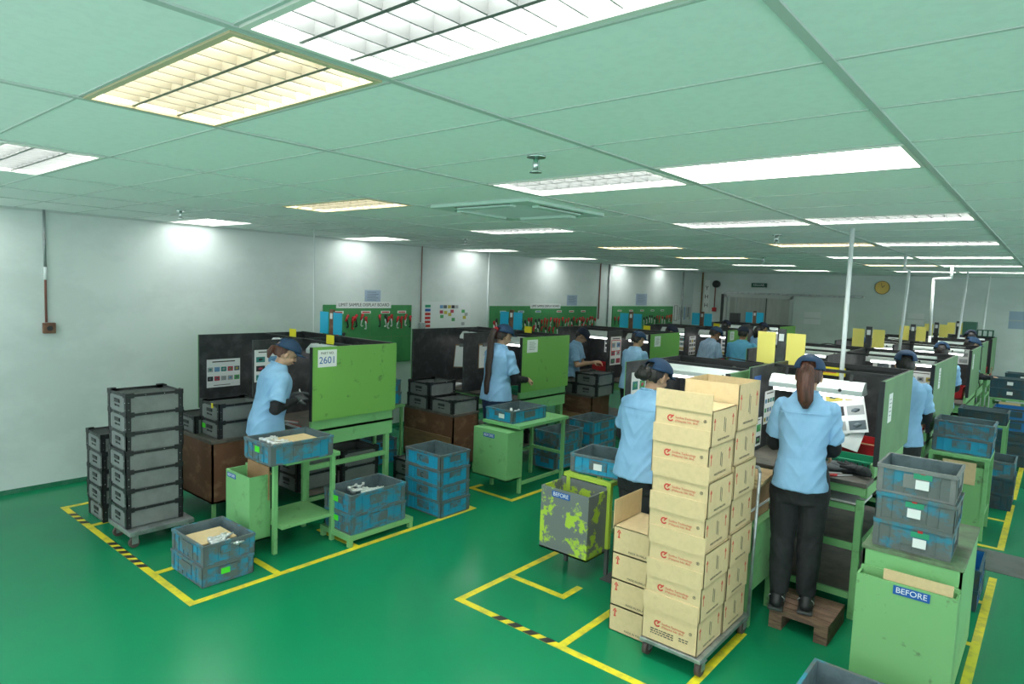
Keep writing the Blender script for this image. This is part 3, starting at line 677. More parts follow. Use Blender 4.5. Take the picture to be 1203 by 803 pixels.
bin_('plastic_basket', 'greenb', .36, .22, .07, -4.98, 6.15, .80, 'green slotted basket beside the long-haired woman', cat='basket', slots=True)
bin_('plastic_basket', 'greenb', .30, .22, .06, -5.15, 3.6, .80, 'green basket in the nearest left wall booth', cat='basket', slots=True)
for (x, y, lb) in ((-5.45, 8.75, 'third left wall island, left desk'), (-4.55, 11.2, 'fourth left wall island'), (-1.12, 7.9, 'second right bank island'), (-1.08, 10.85, 'third right bank island'), (-1.05, 12.75, 'fourth right bank island'), (-1.03, 14.6, 'farthest right bank island')):
    bin_('plastic_bin', 'red', .26, .22, .17, x, y, .80, 'red bin on the bench of the %s' % lb)
one('water_bottle', B('red').tube((0, 0, 0), (0, 0, .13), .028, n=14).tube((0, 0, .13), (0, 0, .16), .026, .012, n=14).use(M['white']).tube((0, 0, .16), (0, 0, .175), .013, n=12), 'small red bottle by the second bright green end panel', 'bottle', (-4.80, 5.95, .80))
# tools on near bench
one('grey_cloth', B('glove').ell((0, 0, .02), (.16, .08, .03), 3).ell((.08, .03, .03), (.08, .06, .03), 2).ell((-.09, -.02, .025), (.07, .05, .03), 2), 'grey cloth heap on the bench beside the ponytailed worker', 'cloth', (-1.20, 4.86, .92))
def glove_mesh():
    b = B(mat('black_glove', (.02, .022, .025), .8, bump=.4, bscale=70)); b.ell((0, 0, .018), (.05, .045, .018)); b.cap((-.05, 0, .018), .03, (-.10, -.01, .016), .034, n=10)
    for k, (l, a) in enumerate(((.07, -.25), (.08, -.08), (.08, .1), (.065, .28))):
        y = -.033+.022*k; c = (.04, y, .022); d = (.04+l*math.cos(a), y+l*math.sin(a), .02+.006*(k % 2)); b.cap(c, .011, d, .009, n=8)
    b.cap((-.01, .035, .02), .013, (.035, .075, .018), .010, n=8)
    return b.mesh('work_glove')
gl = glove_mesh()
one('work_glove', gl, 'black work glove at the right end of the near bench, on top', 'glove', (-.99, 4.84, .95), 2.4, 'pair of black gloves')
one('work_glove', gl, 'black work glove at the right end of the near bench, underneath', 'glove', (-1.01, 4.88, .92), 2.9, 'pair of black gloves')
for k in range(4):
    one('hand_file', B('castal').bar((0, 0, .006), (.12, 0, .006), .012, .005).use(M['red' if k % 2 else 'blackp']).tube((-.07, 0, .009), (0, 0, .009), .009), ('red' if k % 2 else 'black')+'-handled hand tool on the near bench, %s from the worker' % ('first', 'second', 'third', 'last')[k], 'hand tool', (-1.32+.085*k, 4.70+.012*(k % 3), .92), .3*k)
one('paper_sheet', B('paper').box(-.22, .22, -.15, .15, 0, .012), 'stack of white sheets on the upper shelf under the near bench', 'paper', (-1.12, 4.86, .752))
for (x, y, z, lb) in ((-5.95, 3.45, .80, 'white cloth on the left desk of the nearest booth'), (-6.02, 5.98, .8, 'white papers on the left desk of the second left wall island')):
    one('paper_stack', B('paper').box(-.16, .16, -.11, .11, 0, .02, bev=.004), lb, 'papers', (x, y, z), .15)
for k, (x, y, w_) in enumerate(((-5.1, 3.12, .20), (-5.25, 3.2, .14), (-4.95, 5.8, .16), (-5.1, 5.85, .2), (-5.2, 5.78, .12))):
    one('hand_tool', B('castal').bar((-w_/2, 0, .008), (w_/2, 0, .008), .02, .012).use(M['red']).bar((-w_/2, .03, .006), (w_/3, .04, .006), .012, .008), 'steel and red hand tool on the bench, %s' % ('front edge of the nearest booth', 'second tool in the nearest booth', 'right of the long-haired woman', 'in front of the long-haired woman', 'left of the long-haired woman')[k], 'hand tool', (x, y, .80), .3*k)

# ------------------------------------------------------------- stacks at the left
casestack(7, -5.50, 2.07, .145, 'in the tall stack on the dolly', clips={})
t = thing('dolly', 'low grey dolly under the tall stack of grey cases', 'dolly', (-5.48, 2.09, 0))
part('deck', B('galv').box(-.20, .24, -.24, .24, .105, .14, bev=.004), t)
def caster(parent, x, y, top=.105, r=.038):
    c = part('caster', B('galv').box(-.03, .03, -.03, .03, top-.006, top).box(-.022, -.018, -.02, .025, r*.8, top-.004).box(.018, .022, -.02, .025, r*.8, top-.004), parent, (x, y, 0))
    part('wheel', B('rubber').tube((-.014, 0, r), (.014, 0, r), r, n=18).use(M['steel']).tube((-.018, 0, r), (.018, 0, r), .010), c)
for x in (-.14, .18):
    for y in (-.19, .19): caster(t, x, y)
casestack(5, -6.16, 2.12, .003, 'in the shorter stack by the left wall')
casestack(2, -5.62, 2.84, .70, 'on the brown cabinet beside the nearest woman', clips={0: 'g', 1: 'y'})
casestack(1, -5.95, 2.78, .70, 'on the left end of the brown cabinet')
casestack(2, -5.20, 3.33, .222, 'stored under the nearest left wall island, left pile')
casestack(2, -5.14, 3.76, .222, 'stored under the nearest left wall island, right pile')
casestack(2, -5.00, 4.55, .003, 'on the floor behind the nearest left wall island')
def cabinet(x0, x1, y0, y1, h, label, leg=.15, front='wood', top='top', lower=None):
    t = thing('wooden_cabinet', label, 'cabinet', ((x0+x1)/2, (y0+y1)/2, 0)); W, D = (x1-x0)/2, (y1-y0)/2
    part('cabinet_top', B(top).box(-W-.01, W+.01, -D-.01, D+.01, h-.03, h, bev=.004), t)
    b = B(front)
    for a in ((-W, W, -D, -D+.015), (-W, W, D-.015, D), (-W, -W+.015, -D, D), (W-.015, W, -D, D)): b.box(a[0], a[1], a[2], a[3], leg, h-.03)
    b.box(-W, W, -D, D, leg, leg+.015)
    part('body', b, t)
    if lower: part('lower_board', B(lower).box(-W+.02, W-.03, -D-.014, -D, leg+.02, leg+(h-leg)*.55), t)
    for sx in (-1, 1):
        for sy in (-1, 1): part('leg', B('green_w').box(sx*(W-.025)-.014, sx*(W-.025)+.014, sy*(D-.025)-.014, sy*(D-.025)+.014, 0, leg+.002), t)
    return t
cabinet(-6.2, -5.42, 2.56, 3.06, .70, 'brown plywood cabinet beside the nearest woman, grey cases on top')
cabinet(-5.82, -5.0, 5.02, 5.42, .68, 'brown cabinet with a tan lower board left of the long-haired woman', leg=.10, lower='woodt')
cabinet(-5.26, -4.72, 7.35, 7.78, .68, 'brown cabinet behind the second green end panel', leg=.10, lower='cardb')
case(-5.58, 5.22, .68, 'left lower grey case on the cabinet by the long-haired woman', group='cases by the long-haired woman')
case(-5.58, 5.23, .828, 'upper left grey case on the cabinet by the long-haired woman', group='cases by the long-haired woman')
case(-5.19, 5.22, .68, 'right lower grey case on the cabinet by the long-haired woman', group='cases by the long-haired woman')
for (x, z, lb) in ((-5.20, .68, 'left lower'), (-4.83, .68, 'right lower'), (-4.83, .828, 'right upper')):
    case(x, 7.56, z, '%s grey case on the cabinet behind the second green end panel' % lb, group='cases on the third cabinet')
casestack(2, -5.0, 6.3, .222, 'stored under the second left wall island')
casestack(1, -4.95, 7.1, .003, 'on the floor behind the second left wall island')
# table between first and second island with blue crates
t = thing('steel_table', 'green framed table holding two blue crates near the wall', 'table', (-6.05, 4.77, 0))
part('table_top', B('green').box(-.36, .28, -.22, .22, .66, .69), t)
for sx in (-.33, .25):
    for sy in (-.19, .19): part('leg', B('green').box(sx-.015, sx+.015, sy-.015, sy+.015, 0, .66), t)
part('rail', B('green').box(-.33, .25, -.2, -.18, .42, .45).box(-.33, .25, -.2, -.18, .2, .23), t)
stack(['blue', 'grime'], -6.05, 4.78, .69, 'on the table near the wall, behind the nearest end panel')
stack(['blue', 'blue'], -6.08, 4.77, .003, 'on the floor under the wall-side table')

# before stands
def bin_panel(b, W, D, z0, z1): 
    t_ = .012
    b.box(-W/2, W/2, -D/2, -D/2+t_, z0, z1); b.box(-W/2, W/2, D/2-t_, D/2, z0, z1+.02); b.box(-W/2, -W/2+t_, -D/2+t_, D/2-t_, z0, z1); b.box(W/2-t_, W/2, -D/2+t_, D/2-t_, z0, z1); b.box(-W/2, W/2, -D/2, D/2, z0, z0+t_)
    return b
def sign(parent, x, y, z, w=.13, rot=0):
    s = part('name_plate', B('bluesign').box(-w/2, w/2, -.002, 0, -w*.14, w*.14), parent, (x, y, z)); s.rotation_euler = (0, rot, 0)
    s['label'] = 'blue plate with white lettering'
    text('lettering', 'BEFORE', w*.25, 'paper', s, (0, -.0025, 0), FRONT, .0003)
# 1: nearest left
t = thing('before_stand', 'green stand with a sheet-metal bin lettered BEFORE, nearest on the left', 'stand', (-4.66, 2.60, 0))
b = bin_panel(B('green'), .36, .17, .10, .60); o = part('bin', b, t, (-.06, -.09, 0)); sign(o, -.09, -.086, .565, .13)
part('cardboard_liner', B('cardb').box(-.16, .16, -.004, .004, .40, .66).box(-.16, .165, .0, .02, .6, .61), t, (-.03, -.022, 0))
part('stand_top', B('green').box(-.16, .30, .02, .50, .695, .725), t)
for (x, y) in ((.21, -.02), (.27, .45), (-.14, .45), (-.14, .04)): part('leg', B('green').box(x-.016, x+.016, y-.016, y+.016, 0, .70), t)
part('lower_shelf', B('green_w').box(-.14, .28, 0, .46, .20, .225), t)
crate('grime', -4.50, 2.73, .726, 'grimy blue crate with cast parts on the nearest left before stand', rz=PI/2, face=(('green_tag', 'L', 0, .09),), scale=(1.12, 1.08, 1.1))
one('cardboard_sheet', B('card').box(-.14, .14, -.18, .18, 0, .01), 'cardboard divider in the crate on the nearest left before stand', 'cardboard', (-4.50, 2.76, .84))
parts_in(-4.50, 2.55, .852, .22, .05, 5, 'the nearest left before stand crate', 3)
# 2: middle
t = thing('before_stand', 'green stand with a closed green bin lettered BEFORE beside the long-haired woman', 'stand', (-4.32, 4.95, 0))
b = bin_panel(B('green'), .46, .24, .17, .66); b.box(-.22, .22, -.11, .11, .62, .66); o = part('bin', b, t, (.02, .02, 0)); sign(o, -.02, -.122, .60, .15)
part('stand_top', B('green').box(-.2, .30, .02, .86, .69, .72), t)
for (x, y) in ((.22, .14), (.26, .82), (-.17, .82), (-.17, .16)): part('leg', B('green').box(x-.016, x+.016, y-.016, y+.016, 0, .69), t)
part('rail', B('green').box(.215, .245, .15, .8, .09, .12).box(-.17, .24, .8, .83, .3, .33), t)
crate('blue', -4.32, 5.27, .72, 'bright blue crate on the middle before stand, beside the long-haired woman', rz=PI/2, face=(('paper_label', 'L', -.03, .07),), scale=(1.15, 1.05, .9))
part_l = one('paper_label', B('paper').box(-.05, .05, -.03, .03, 0, .004).use(M['red']).box(-.02, .02, -.01, .01, .004, .012), 'small papers inside the bright blue crate on the middle before stand', 'paper', (-4.27, 5.33, .73+.02))
bpy.data.objects.remove(part_l)
parts_in(-4.30, 5.25, .78, .2, .06, 3, 'the middle before stand crate', 8)
# 3: scraped bin
t = thing('before_stand', 'yellow-green stand with scraped grey and yellow-green bin lettered BEFORE', 'stand', (-2.63, 4.0, 0))
b = B('yg'); bin_panel(b, .42, .26, .17, .64); o = part('bin', b, t, (-.02, -.05, 0)); sign(o, -.03, -.132, .60, .16)
part('stand_top', B('ygp').box(-.20, .22, .06, .10, .67, .70).box(-.2, .22, .50, .54, .67, .70).box(-.2, -.16, .101, .499, .671, .699).box(.18, .22, .101, .499, .671, .699).box(-.2, .22, .28, .31, .675, .70), t)
for (x, y) in ((-.16, .08), (.20, .08), (.20, .52), (-.16, .52)):
    part('leg', B('ygp').box(x-.017, x+.017, y-.017, y+.017, .2, .669).use(M['dsteel']).box(x-.013, x+.013, y-.013, y+.013, 0, .2), t)
part('lower_shelf', B('green_w').box(-.16, .20, .08, .52, .30, .325), t)
crate('blue', -2.60, 4.32, .70, 'blue crate with a white label on the scraped yellow-green stand', face=(('paper_label', 'F', .0, .07),), scale=(.98, 1.05, 1.0), rz=.12)
stack(['grime', 'grime'], -2.40, 4.95, .202, 'on the lower shelf of the bench behind the scraped bin', scale=(.8, .8, .9))
# 4: right foreground
t = thing('before_cabinet', 'large green cabinet with a BEFORE plate, nearest on the right', 'cabinet', (-.52, 4.5, 0))
b = B('green'); W, D = .235, .42
for a in ((-W, W, -D, -D+.012), (-W, W, D-.012, D), (-W, -W+.012, -D, D), (W-.012, W, -D, D)): b.box(a[0], a[1], a[2], a[3], .02, .70)
part('body', b, t)
part('cabinet_top', B(mat('worn_green_top', (.14, .24, .12), .5, c2=(.10, .10, .07), scale=6, amt=(.4, .65))).box(-W-.006, W+.006, -D-.006, D+.006, .70, .722, bev=.003), t)
b = bin_panel(B('green_w'), .47, .11, .0, .59); o = part('bin', b, t, (0, -.48, 0)); sign(o, .03, -.058, .555, .17)
part('cardboard_liner', B('card').box(-.11, .21, -.014, -.006, .3, .645).box(-.11, .21, -.006, .012, .62, .632), t, (0, -.50, 0))
stack(['heavy', 'heavy', 'greyc'], -.535, 4.28, .722, 'on the nearest right before cabinet', faces=[(('stickers', 'F', .05, .07),), (('stickers', 'F', .0, .075),), (('stickers', 'F', .04, .08),)], scale=(.79, .98, 1.09), jitter=.008, col_='grimy blue-grey')
parts_in(-.52, 4.28, .722+.31+.06, .32, .1, 7, 'the nearest right top crate', 5)
for k in range(3): 
    pass
stack(['deep', 'deep'], -.42, 5.62, .003, 'on the floor right of the nearest before cabinet, behind it', rz=PI/2, scale=(1, .8, 1), col_='deep blue')
crate('heavy', -.60, 3.52, .003, 'blue crate on the floor at the bottom edge of the view', scale=(1.15, 1.1, 1.0))
# floor crates left
stack(['grime', 'grime'], -4.49, 2.13, .004, 'on the floor in front of the nearest left before stand', faces=[(('green_tag', 'R', -.02, .08),), (('green_tag', 'R', -.02, .08),)][0:1]+[None], scale=(1.0, 1.04, 1.0))
one('cardboard_sheet', B('card').box(-.17, .08, -.12, .13, 0, .01), 'tan cardboard sheet lying in the floor crate in front', 'cardboard', (-4.49, 2.13, .235))
parts_in(-4.36, 2.08, .245, .16, .12, 8, 'the front floor crate', 11)
# low frame with two crates
t = thing('low_stand', 'low green steel frame under two grimy crates beside the nearest island', 'stand', (-4.34, 3.37, 0))
part('frame', B('green_w').box(-.2, .2, -.33, -.29, .05, .09).box(-.2, .2, .29, .33, .05, .09).box(-.2, -.16, -.289, .289, .05, .089).box(.16, .2, -.289, .289, .05, .089), t)
for sx in (-.18, .18):
    for sy in (-.31, .31): part('foot', B('green_w').box(sx-.018, sx+.018, sy-.018, sy+.018, 0, .05), t)
stack(['grime', 'grime'], -4.33, 3.34, .092, 'on the low green frame', rz=PI/2, faces=[(('green_tag', 'L', .02, .09),), (('green_tag', 'L', .02, .09),)], scale=(1.18, 1.0, 1.12))
parts_in(-4.33, 3.30, .092+.16+.10, .26, .36, 9, 'the low green frame crate', 13)
stack(['blue', 'blue', 'blue', 'blue'], -4.35, 4.18, .004, 'in the clean blue stack of four', faces=[None, (('ring_mark', 'F', -.02, .07),), (('ring_mark', 'F', .0, .07),), (('ring_mark', 'F', -.02, .08),)], scale=(1.0, 1.06, 1.0), col_='bright blue')
stack(['blue', 'grime', 'grime'], -4.42, 6.2, .03, 'in the trio beyond the middle before stand', rz=PI/2, scale=(1.05, .95, 1))
stack(['grime', 'blue', 'blue'], -4.48, 7.0, .03, 'in the trio before the third island', rz=PI/2, scale=(1.2, 1.1, 1.05))
one('wire_rack', B('galv').bar((-.2, 0, 0), (.2, 0, 0), .006, .006), 'x', 'y') if 0 else None

# green side bench with carton, cartons on the trolley
t = thing('side_bench', 'green sheet-metal side bench with a brown carton on it, left of the ponytailed worker', 'bench', (-1.56, 4.27, 0))
part('bench_top', B('green_w').box(-.20, .20, -.21, .21, .64, .66), t)
part('side_board', B('green').box(.185, .2, -.21, .19, .24, .64).box(-.2, -.185, -.21, .19, .24, .64).box(-.2, .2, -.21, -.195, .5, .64), t)
for sx in (-.18, .18):
    for sy in (-.19, .19): part('leg', B('green_w').box(sx-.017, sx+.017, sy-.017, sy+.017, 0, .64), t)
def carton(x, y, z, W, D, H, label, flap_f=0, flap_b=0, flap_l=0, group='cardboard cartons', printed=1, rz=0, m='card', closed=True, side=True, arrow=False):
    b = B(m); t_ = .004
    for a in ((-W/2, W/2, -D/2, -D/2+t_), (-W/2, W/2, D/2-t_, D/2), (-W/2, -W/2+t_, -D/2, D/2), (W/2-t_, W/2, -D/2, D/2)): b.box(a[0], a[1], a[2], a[3], 0, H)
    b.box(-W/2, W/2, -D/2, D/2, 0, .003)
    if closed: b.box(-W/2, W/2, -D/2, D/2, H-.004, H)
    o = one('cardboard_carton', b, label, 'carton', (x, y, z), rz, group)
    if flap_f: part('flap', B(m).box(-W/2+.002, W/2-.002, -D/2-.005, -D/2-.001, H-flap_f*.15, H+flap_f), o)
    if flap_b: part('flap', B(m).box(-W/2+.002, W/2-.002, D/2+.001, D/2+.004, H-.02, H+flap_b), o)
    if flap_l: part('flap', B(m).box(-W/2-.006, -W/2-.002, -D/2, D/2, H-.02, H+flap_l), o)
    if printed:
        p = logo_part(W, D, H, printed)
        link('printed_logo', p[0], o); 
    if side: link('printed_marks', marks_me(W, D, H), o)
    if arrow: link('printed_arrow', arrow_me(W, D, H), o); link('printed_text', arrow_text(W, D, H), o)
    return o
_cache = {}
def tmesh(body, size, m, align='LEFT'):
    cu = bpy.data.curves.new('t', 'FONT'); cu.body = body; cu.size = size; cu.extrude = .0002; cu.align_x = align; cu.resolution_u = 2
    t = bpy.data.objects.new('t', cu); C.objects.link(t)
    me = bpy.data.meshes.new_from_object(t.evaluated_get(bpy.context.evaluated_depsgraph_get())); bpy.data.objects.remove(t)
    return me
def addtext(b, body, size, M4, m):
    me = tmesh(body, size, m); b.use(M[m]); n = len(b.bm.faces); b.bm.from_mesh(me); b.bm.faces.ensure_lookup_table()
    vs = {v for f in b.bm.faces[n:] for v in f.verts}
    for f in b.bm.faces[n:]: f.material_index = b.cur
    bmesh.ops.transform(b.bm, matrix=M4, verts=list(vs)); bpy.data.meshes.remove(me)
RF = Matrix.Rotation(PI/2, 4, 'X')
def logo_part(W, D, H, level):
    k = ('logo', round(W, 3), round(D, 3), round(H, 3), level)
    if k in _cache: return _cache[k]
    b = B('ink_r'); yy = -D/2-.001; z0 = .125 if level == 1 else H*.55; s = W/.33
    cx = -W*.22
    for j in range(10):
        a0, a1 = .9+4.9*j/10, .9+4.9*(j+1)/10
        b.bar((cx+.016*math.cos(a0), yy, z0+.016*math.sin(a0)), (cx+.016*math.cos(a1), yy, z0+.016*math.sin(a1)), .001, .008)
    b.bar((cx, yy, z0), (cx+.019, yy, z0+.019), .001, .007)
    addtext(b, 'Sunfine Technology', .0175*s, Matrix.Translation((cx+.028, yy, z0+.002)) @ RF, 'ink_r')
    addtext(b, '(Malaysia) Sdn. Bhd.', .0165*s, Matrix.Translation((cx+.028, yy, z0-.016)) @ RF, 'ink_r')
    b.use(M['ink_k'])
    for j in range(12):
        a0, a1 = 2*PI*j/12, 2*PI*(j+1)/12; q = W*.38
        b.bar((q+.008*math.cos(a0), yy, z0+.01+.008*math.sin(a0)), (q+.008*math.cos(a1), yy, z0+.01+.008*math.sin(a1)), .001, .002)
    b.box(q-.002, q+.002, yy, yy+.001, z0+.006, z0+.014)
    if level == 2:
        rr = random.Random(2)
        for j in range(3):
            for x0_, x1_ in ((-W*.34, W*.08), (W*.18, W*.36)):
                if j == 2 and x0_ > 0: continue
                x = x0_
                while x < x1_-.01:
                    w_ = rr.uniform(.008, .022); b.box(x, min(x+w_, x1_), yy, yy+.001, z0-.040-.013*j, z0-.034-.013*j); x += w_+.005
    _cache[k] = (b.mesh('printed_logo'),); return _cache[k]
def marks_me(W, D, H):
    k = ('marks', round(W, 3), round(D, 3), round(H, 3))
    if k in _cache: return _cache[k]
    X = W/2+.0008; b = B('ink_r')
    for y in (-D*.40, D*.36):
        b.box(X-.001, X, y-.003, y+.003, H*.45, H*.72); b.bar((X-.0005, y-.010, H*.68), (X-.0005, y, H*.78), .001, .005); b.bar((X-.0005, y+.010, H*.68), (X-.0005, y, H*.78), .001, .005)
    b.use(M['ink_k'])
    b.box(X-.001, X, -.004, .002, H*.35, H*.75); b.box(X-.001, X, .015, .02, H*.3, H*.7)
    addtext(b, 'MADE IN MALAYSIA', .018, Matrix.Translation((X, -D*.25, H*.12)) @ Matrix.Rotation(PI/2, 4, 'Z') @ RF, 'ink_k')
    b.use(M['galv']).box(X-.001, X-.0003, -D/2, D/2, 0, H*.10) if 0 else None
    _cache[k] = b.mesh('printed_marks'); return _cache[k]
def arrow_me(W, D, H):
    k = ('arr', round(W, 3), round(D, 3), round(H, 3))
    if k in _cache: return _cache[k]
    b = B('ink_r'); Y = -D/2-.0008
    x = -W*.36
    b.box(x-.004, x+.004, Y, Y+.001, H*.62, H*.8); b.bar((x-.012, Y, H*.76), (x, Y, H*.88), .001, .006); b.bar((x+.012, Y, H*.76), (x, Y, H*.88), .001, .006); b.box(x-.008, x+.008, Y, Y+.001, H*.57, H*.62)
    _cache[k] = b.mesh('printed_arrow'); return _cache[k]
def arrow_text(W, D, H):
    k = ('art', round(W, 3), round(D, 3), round(H, 3))
    if k not in _cache:
        b = MB(); addtext(b, 'MADE IN MALAYSIA', .018, Matrix.Translation((-W*.1, -D/2-.0008, H*.10)) @ RF, 'ink_k'); _cache[k] = b.mesh('printed_text')
    return _cache[k]
t = thing('platform_trolley', 'grey platform trolley carrying the tall pile of cartons', 'trolley', (-1.53, 3.66, 0))
part('deck', B('galv').box(-.185, .185, -.365, .365, .092, .115, bev=.004), t)
for x in (-.16, .16):
    for y in (-.31, .31): caster(t, x, y, .092, .044)
part('handle', B('pvc').path([(.215, -.34, .10), (.225, -.10, .16), (.225, .38, .22), (.225, .40, 1.05), (.225, .37, 1.10), (-.17, .37, 1.10), (-.17, .37, .11)], .011, 10) if 0 else B('galv').path([(.18, .355, .10), (.19, .358, 1.02), (.18, .36, 1.05), (-.17, .36, 1.05), (-.18, .358, 1.02), (-.18, .355, .10)], .010, 10), t)
FW = .335
for k in range(7):
    h = .195; x_ = -1.535+(.004*((k*7) % 5)-.008)
    carton(x_, 3.475, .117+k*h, FW, .33, h-.001, '%s carton in the front column on the trolley' % ordn(k, 7).replace('bottom', 'lowest') , flap_f=.088, group='cartons on the trolley', printed=2 if k == 0 else 1)
    carton(x_+.005, 3.82, .117+k*(h+.006), FW, .33, h+.005+(.07 if k == 6 else 0), '%s carton in the rear column on the trolley' % ordn(k, 7).replace('bottom', 'lowest'), closed=k < 6, group='cartons on the trolley', printed=0)
for k in range(4):
    carton(-1.865-.002*k, 3.60+.004*k, .003+k*.164, .27, .34, .163, '%s carton in the floor pile left of the trolley' % ordn(k, 4).replace('bottom', 'lowest'), group='cartons on the floor', printed=0, arrow=True, flap_l=.16 if k == 3 else 0, closed=True)
carton(-1.54, 4.28, .662, .26, .34, .22, 'brown carton on the green side bench, partly wrapped in clear film', m='cardb', group='x', printed=0, side=False)
part('film_wrap', B('film').box(-.136, .136, -.176, .176, .07, .085), bpy.data.objects[[o.name for o in C.objects if o.get('label', '').startswith('brown carton on the green')][0]])
for k in range(5):
    one('cardboard_sheet', B('card' if k % 2 else 'cardd').box(-.16, .16, -.16, .16, 0, .012), '%s folded cardboard sheet in the pile on the brown carton' % ordn(k, 5), 'cardboard', (-1.54+.006*k, 4.28-.004*k, .8825+k*.0125), .02*k, 'folded cardboard sheets')

# pallet step
t = thing('pallet_step', 'small brown wooden pallet step under the ponytailed worker', 'pallet', (-1.10, 4.38, 0))
for k in range(5): part('plank', B('pallet').box(-.175, .175, -.2+.082*k, -.2+.082*k+.074, .095, .12, bev=.002), t)
for s in (-1, 1): part('bearer', B('pallet').box(s*.135-.04, s*.135+.04, -.2, .2, .0, .045, bev=.002).box(s*.135-.04, s*.135+.04, -.2, .2, .048, .094, bev=.002), t)

# right bank stands and crates
def stand(x0, x1, y0, y1, h, label, boxed=True, card=False):
    t = thing('crate_stand', label, 'stand', ((x0+x1)/2, (y0+y1)/2, 0)); W, D = (x1-x0)/2, (y1-y0)/2
    part('stand_top', B('green_w').box(-W, W, -D, D, h-.025, h), t)
    for sx in (-1, 1):
        for sy in (-1, 1): part('leg', B('green').box(sx*(W-.018)-.016, sx*(W-.018)+.016, sy*(D-.018)-.016, sy*(D-.018)+.016, 0, h-.025), t)
    if boxed: part('bin', bin_panel(B('green_w'), 2*W-.05, .2, .10, h-.09), t, (0, -D+.11, 0))
    if card: part('cardboard_liner', B('card').box(-W*.5, W*.6, -.004, .004, h-.25, h-.05), t, (0, -D+.004, 0))
    part('rail', B('green').box(-W+.01, W-.01, D-.03, D-.01, .2, .23).box(W-.03, W-.01, -D+.03, D-.03, .2, .23), t)
    return t
stand(-.84, -.38, 7.05, 7.6, .74, 'green stand with a bin under two grimy crates beside the second right bank island', card=True)
stack(['blue', 'grime'], -.60, 7.30, .742, 'on the green stand beside the second right bank island', scale=(.95, 1.0, 1), jitter=.003, col_='grimy')
stand(-.86, -.38, 9.3, 9.9, .72, 'green stand beyond the second right bank end panel', boxed=False)
stack(['dark'], -.62, 9.5, .722, 'alone on the green stand beyond the second right bank end panel', col_='dark blue')
stack(['dark', 'dark', 'grime'], -.38, 8.55, .003, 'in the floor trio beside the right yellow tape', rz=PI/2, scale=(1.0, .8, 1.15))
stack(['dark', 'grime'], -.62, 8.2, .003, 'in the floor pair left of the right tape stack', rz=PI/2, scale=(.9, .7, 1.1))
stand(-.72, -.26, 11.9, 12.5, .74, 'green stand with a plate far down the right aisle', card=True)
stack(['dark', 'dark'], -.50, 12.1, .742, 'on the far green stand in the right aisle', faces=[(('paper_label', 'F', 0, .08),), (('paper_label', 'F', 0, .08),)], col_='dark blue')
stack(['dark'], -.40, 13.6, .85, 'on the farthest stand in the right aisle', faces=[(('paper_label', 'F', 0, .08),)], col_='dark blue')
stand(-.65, -.15, 13.3, 13.9, .85, 'farthest green stand in the right aisle', boxed=False)
stack(['dark', 'dark', 'dark', 'deep', 'deep'], -.36, 10.9, .003, 'in the tall floor stack, right edge', scale=(1.0, 1.1, 1.05))
stack(['dark', 'dark', 'dark', 'dark'], .0, 12.6, .003, 'in the farthest right floor stack')
parts_in(-.36, 10.2, .35, .2, .1, 2, 'x', 3) if 0 else None

# ------------------------------------------------------------- things on the walls
X_ = XL
def board(y0, y1, z0, z1, label, title, n, seed, labels, dense=False):
    t = thing('display_board', label, 'display board', (X_+.02, (y0+y1)/2, z0)); W = (y1-y0)/2; H = z1-z0
    part('panel', B('green_b').box(-.018, 0, -W, W, 0, H), t)
    b = B('green_d')
    for k in range(1, 4): b.box(0, .0015, -W+2*W*k/4-.003, -W+2*W*k/4+.003, 0, H*.9)
    b.box(0, .0015, -W, W, H*.45, H*.45+.006)
    part('panel_joints', b, t)
    if title:
        part('title_strip', B('paper').box(0, .003, -.56, .36, H-.045, H+.045), t); text('title_lettering', title, .062, 'ink_k', t, (.0035, -.10, H), RIGHT, .001)
    for (dy, m) in labels: 
        p = part('label_strip', B('paper').box(0, .003, -.08, .08, -.018, .018).use(M[m]).box(.003, .0035, -.065, .065, -.010, .008), t, (0, dy*W, H-.10))
    r = random.Random(seed)
    for k in range(n):
        y = (y0+y1)/2-W+.30*0+2*W*(k+.7)/(n+.4)+r.uniform(-.02, .02); z = z1-.22-r.uniform(0, .06)
        hang(y, z, r, label, '%s from the left, upper row, %s display board' % (nth(k), 'long middle' if 'long' in label else 'farthest'))
M['green_b'] = mat('display_board_green', (.06, .29, .095), .55, c2=(.05, .26, .085), scale=5)
hs = []
def hang_mesh(v):
    r = random.Random(v); b = B('dsteel'); b.tube((0, 0, .02), (.03, 0, .02), .004, n=6)
    m1, m2 = [('red', 'castal'), ('red', 'blackp'), ('blackp', 'castal'), ('red', 'red')][v % 4]
    b.use(M[m1]).cap((.02, 0, 0), .022, (.02, r.uniform(-.04, .04), -.07), .016, n=8); b.ell((.02, .01, .01), (.014, .034, .026), 2)
    b.use(M[m2]).cap((.02, 0, -.06), .014, (.02, r.uniform(-.03, .03), -.17), .009, n=8); b.ell((.02, .0, -.18), (.012, .022, .016), 2)
    return b.mesh('sample_part')
hs = [hang_mesh(v) for v in range(8)]
_hc = [0]
def hang(y, z, r, where, wl=''):
    _hc[0] += 1
    v = r.randrange(8)
    c = ('red and silver', 'red and black', 'black and silver', 'red')[v % 4]
    one('sample_part', hs[v], '%s sample part, %s' % (c, wl), 'sample part', (X_+.02, y, z), 0, 'samples on the '+where.split(',')[0]).scale = (.8, .8, .78)
board(4.92, 6.42, .95, 1.775, 'nearest green sample display board, lettered along its top', 'LIMIT SAMPLE DISPLAY BOARD', 0, 1, ((-.7, 'ink_r'), (-.1, 'ink_r'), (.35, 'ink_r'), (.75, 'ink_r')))
r = random.Random(4)
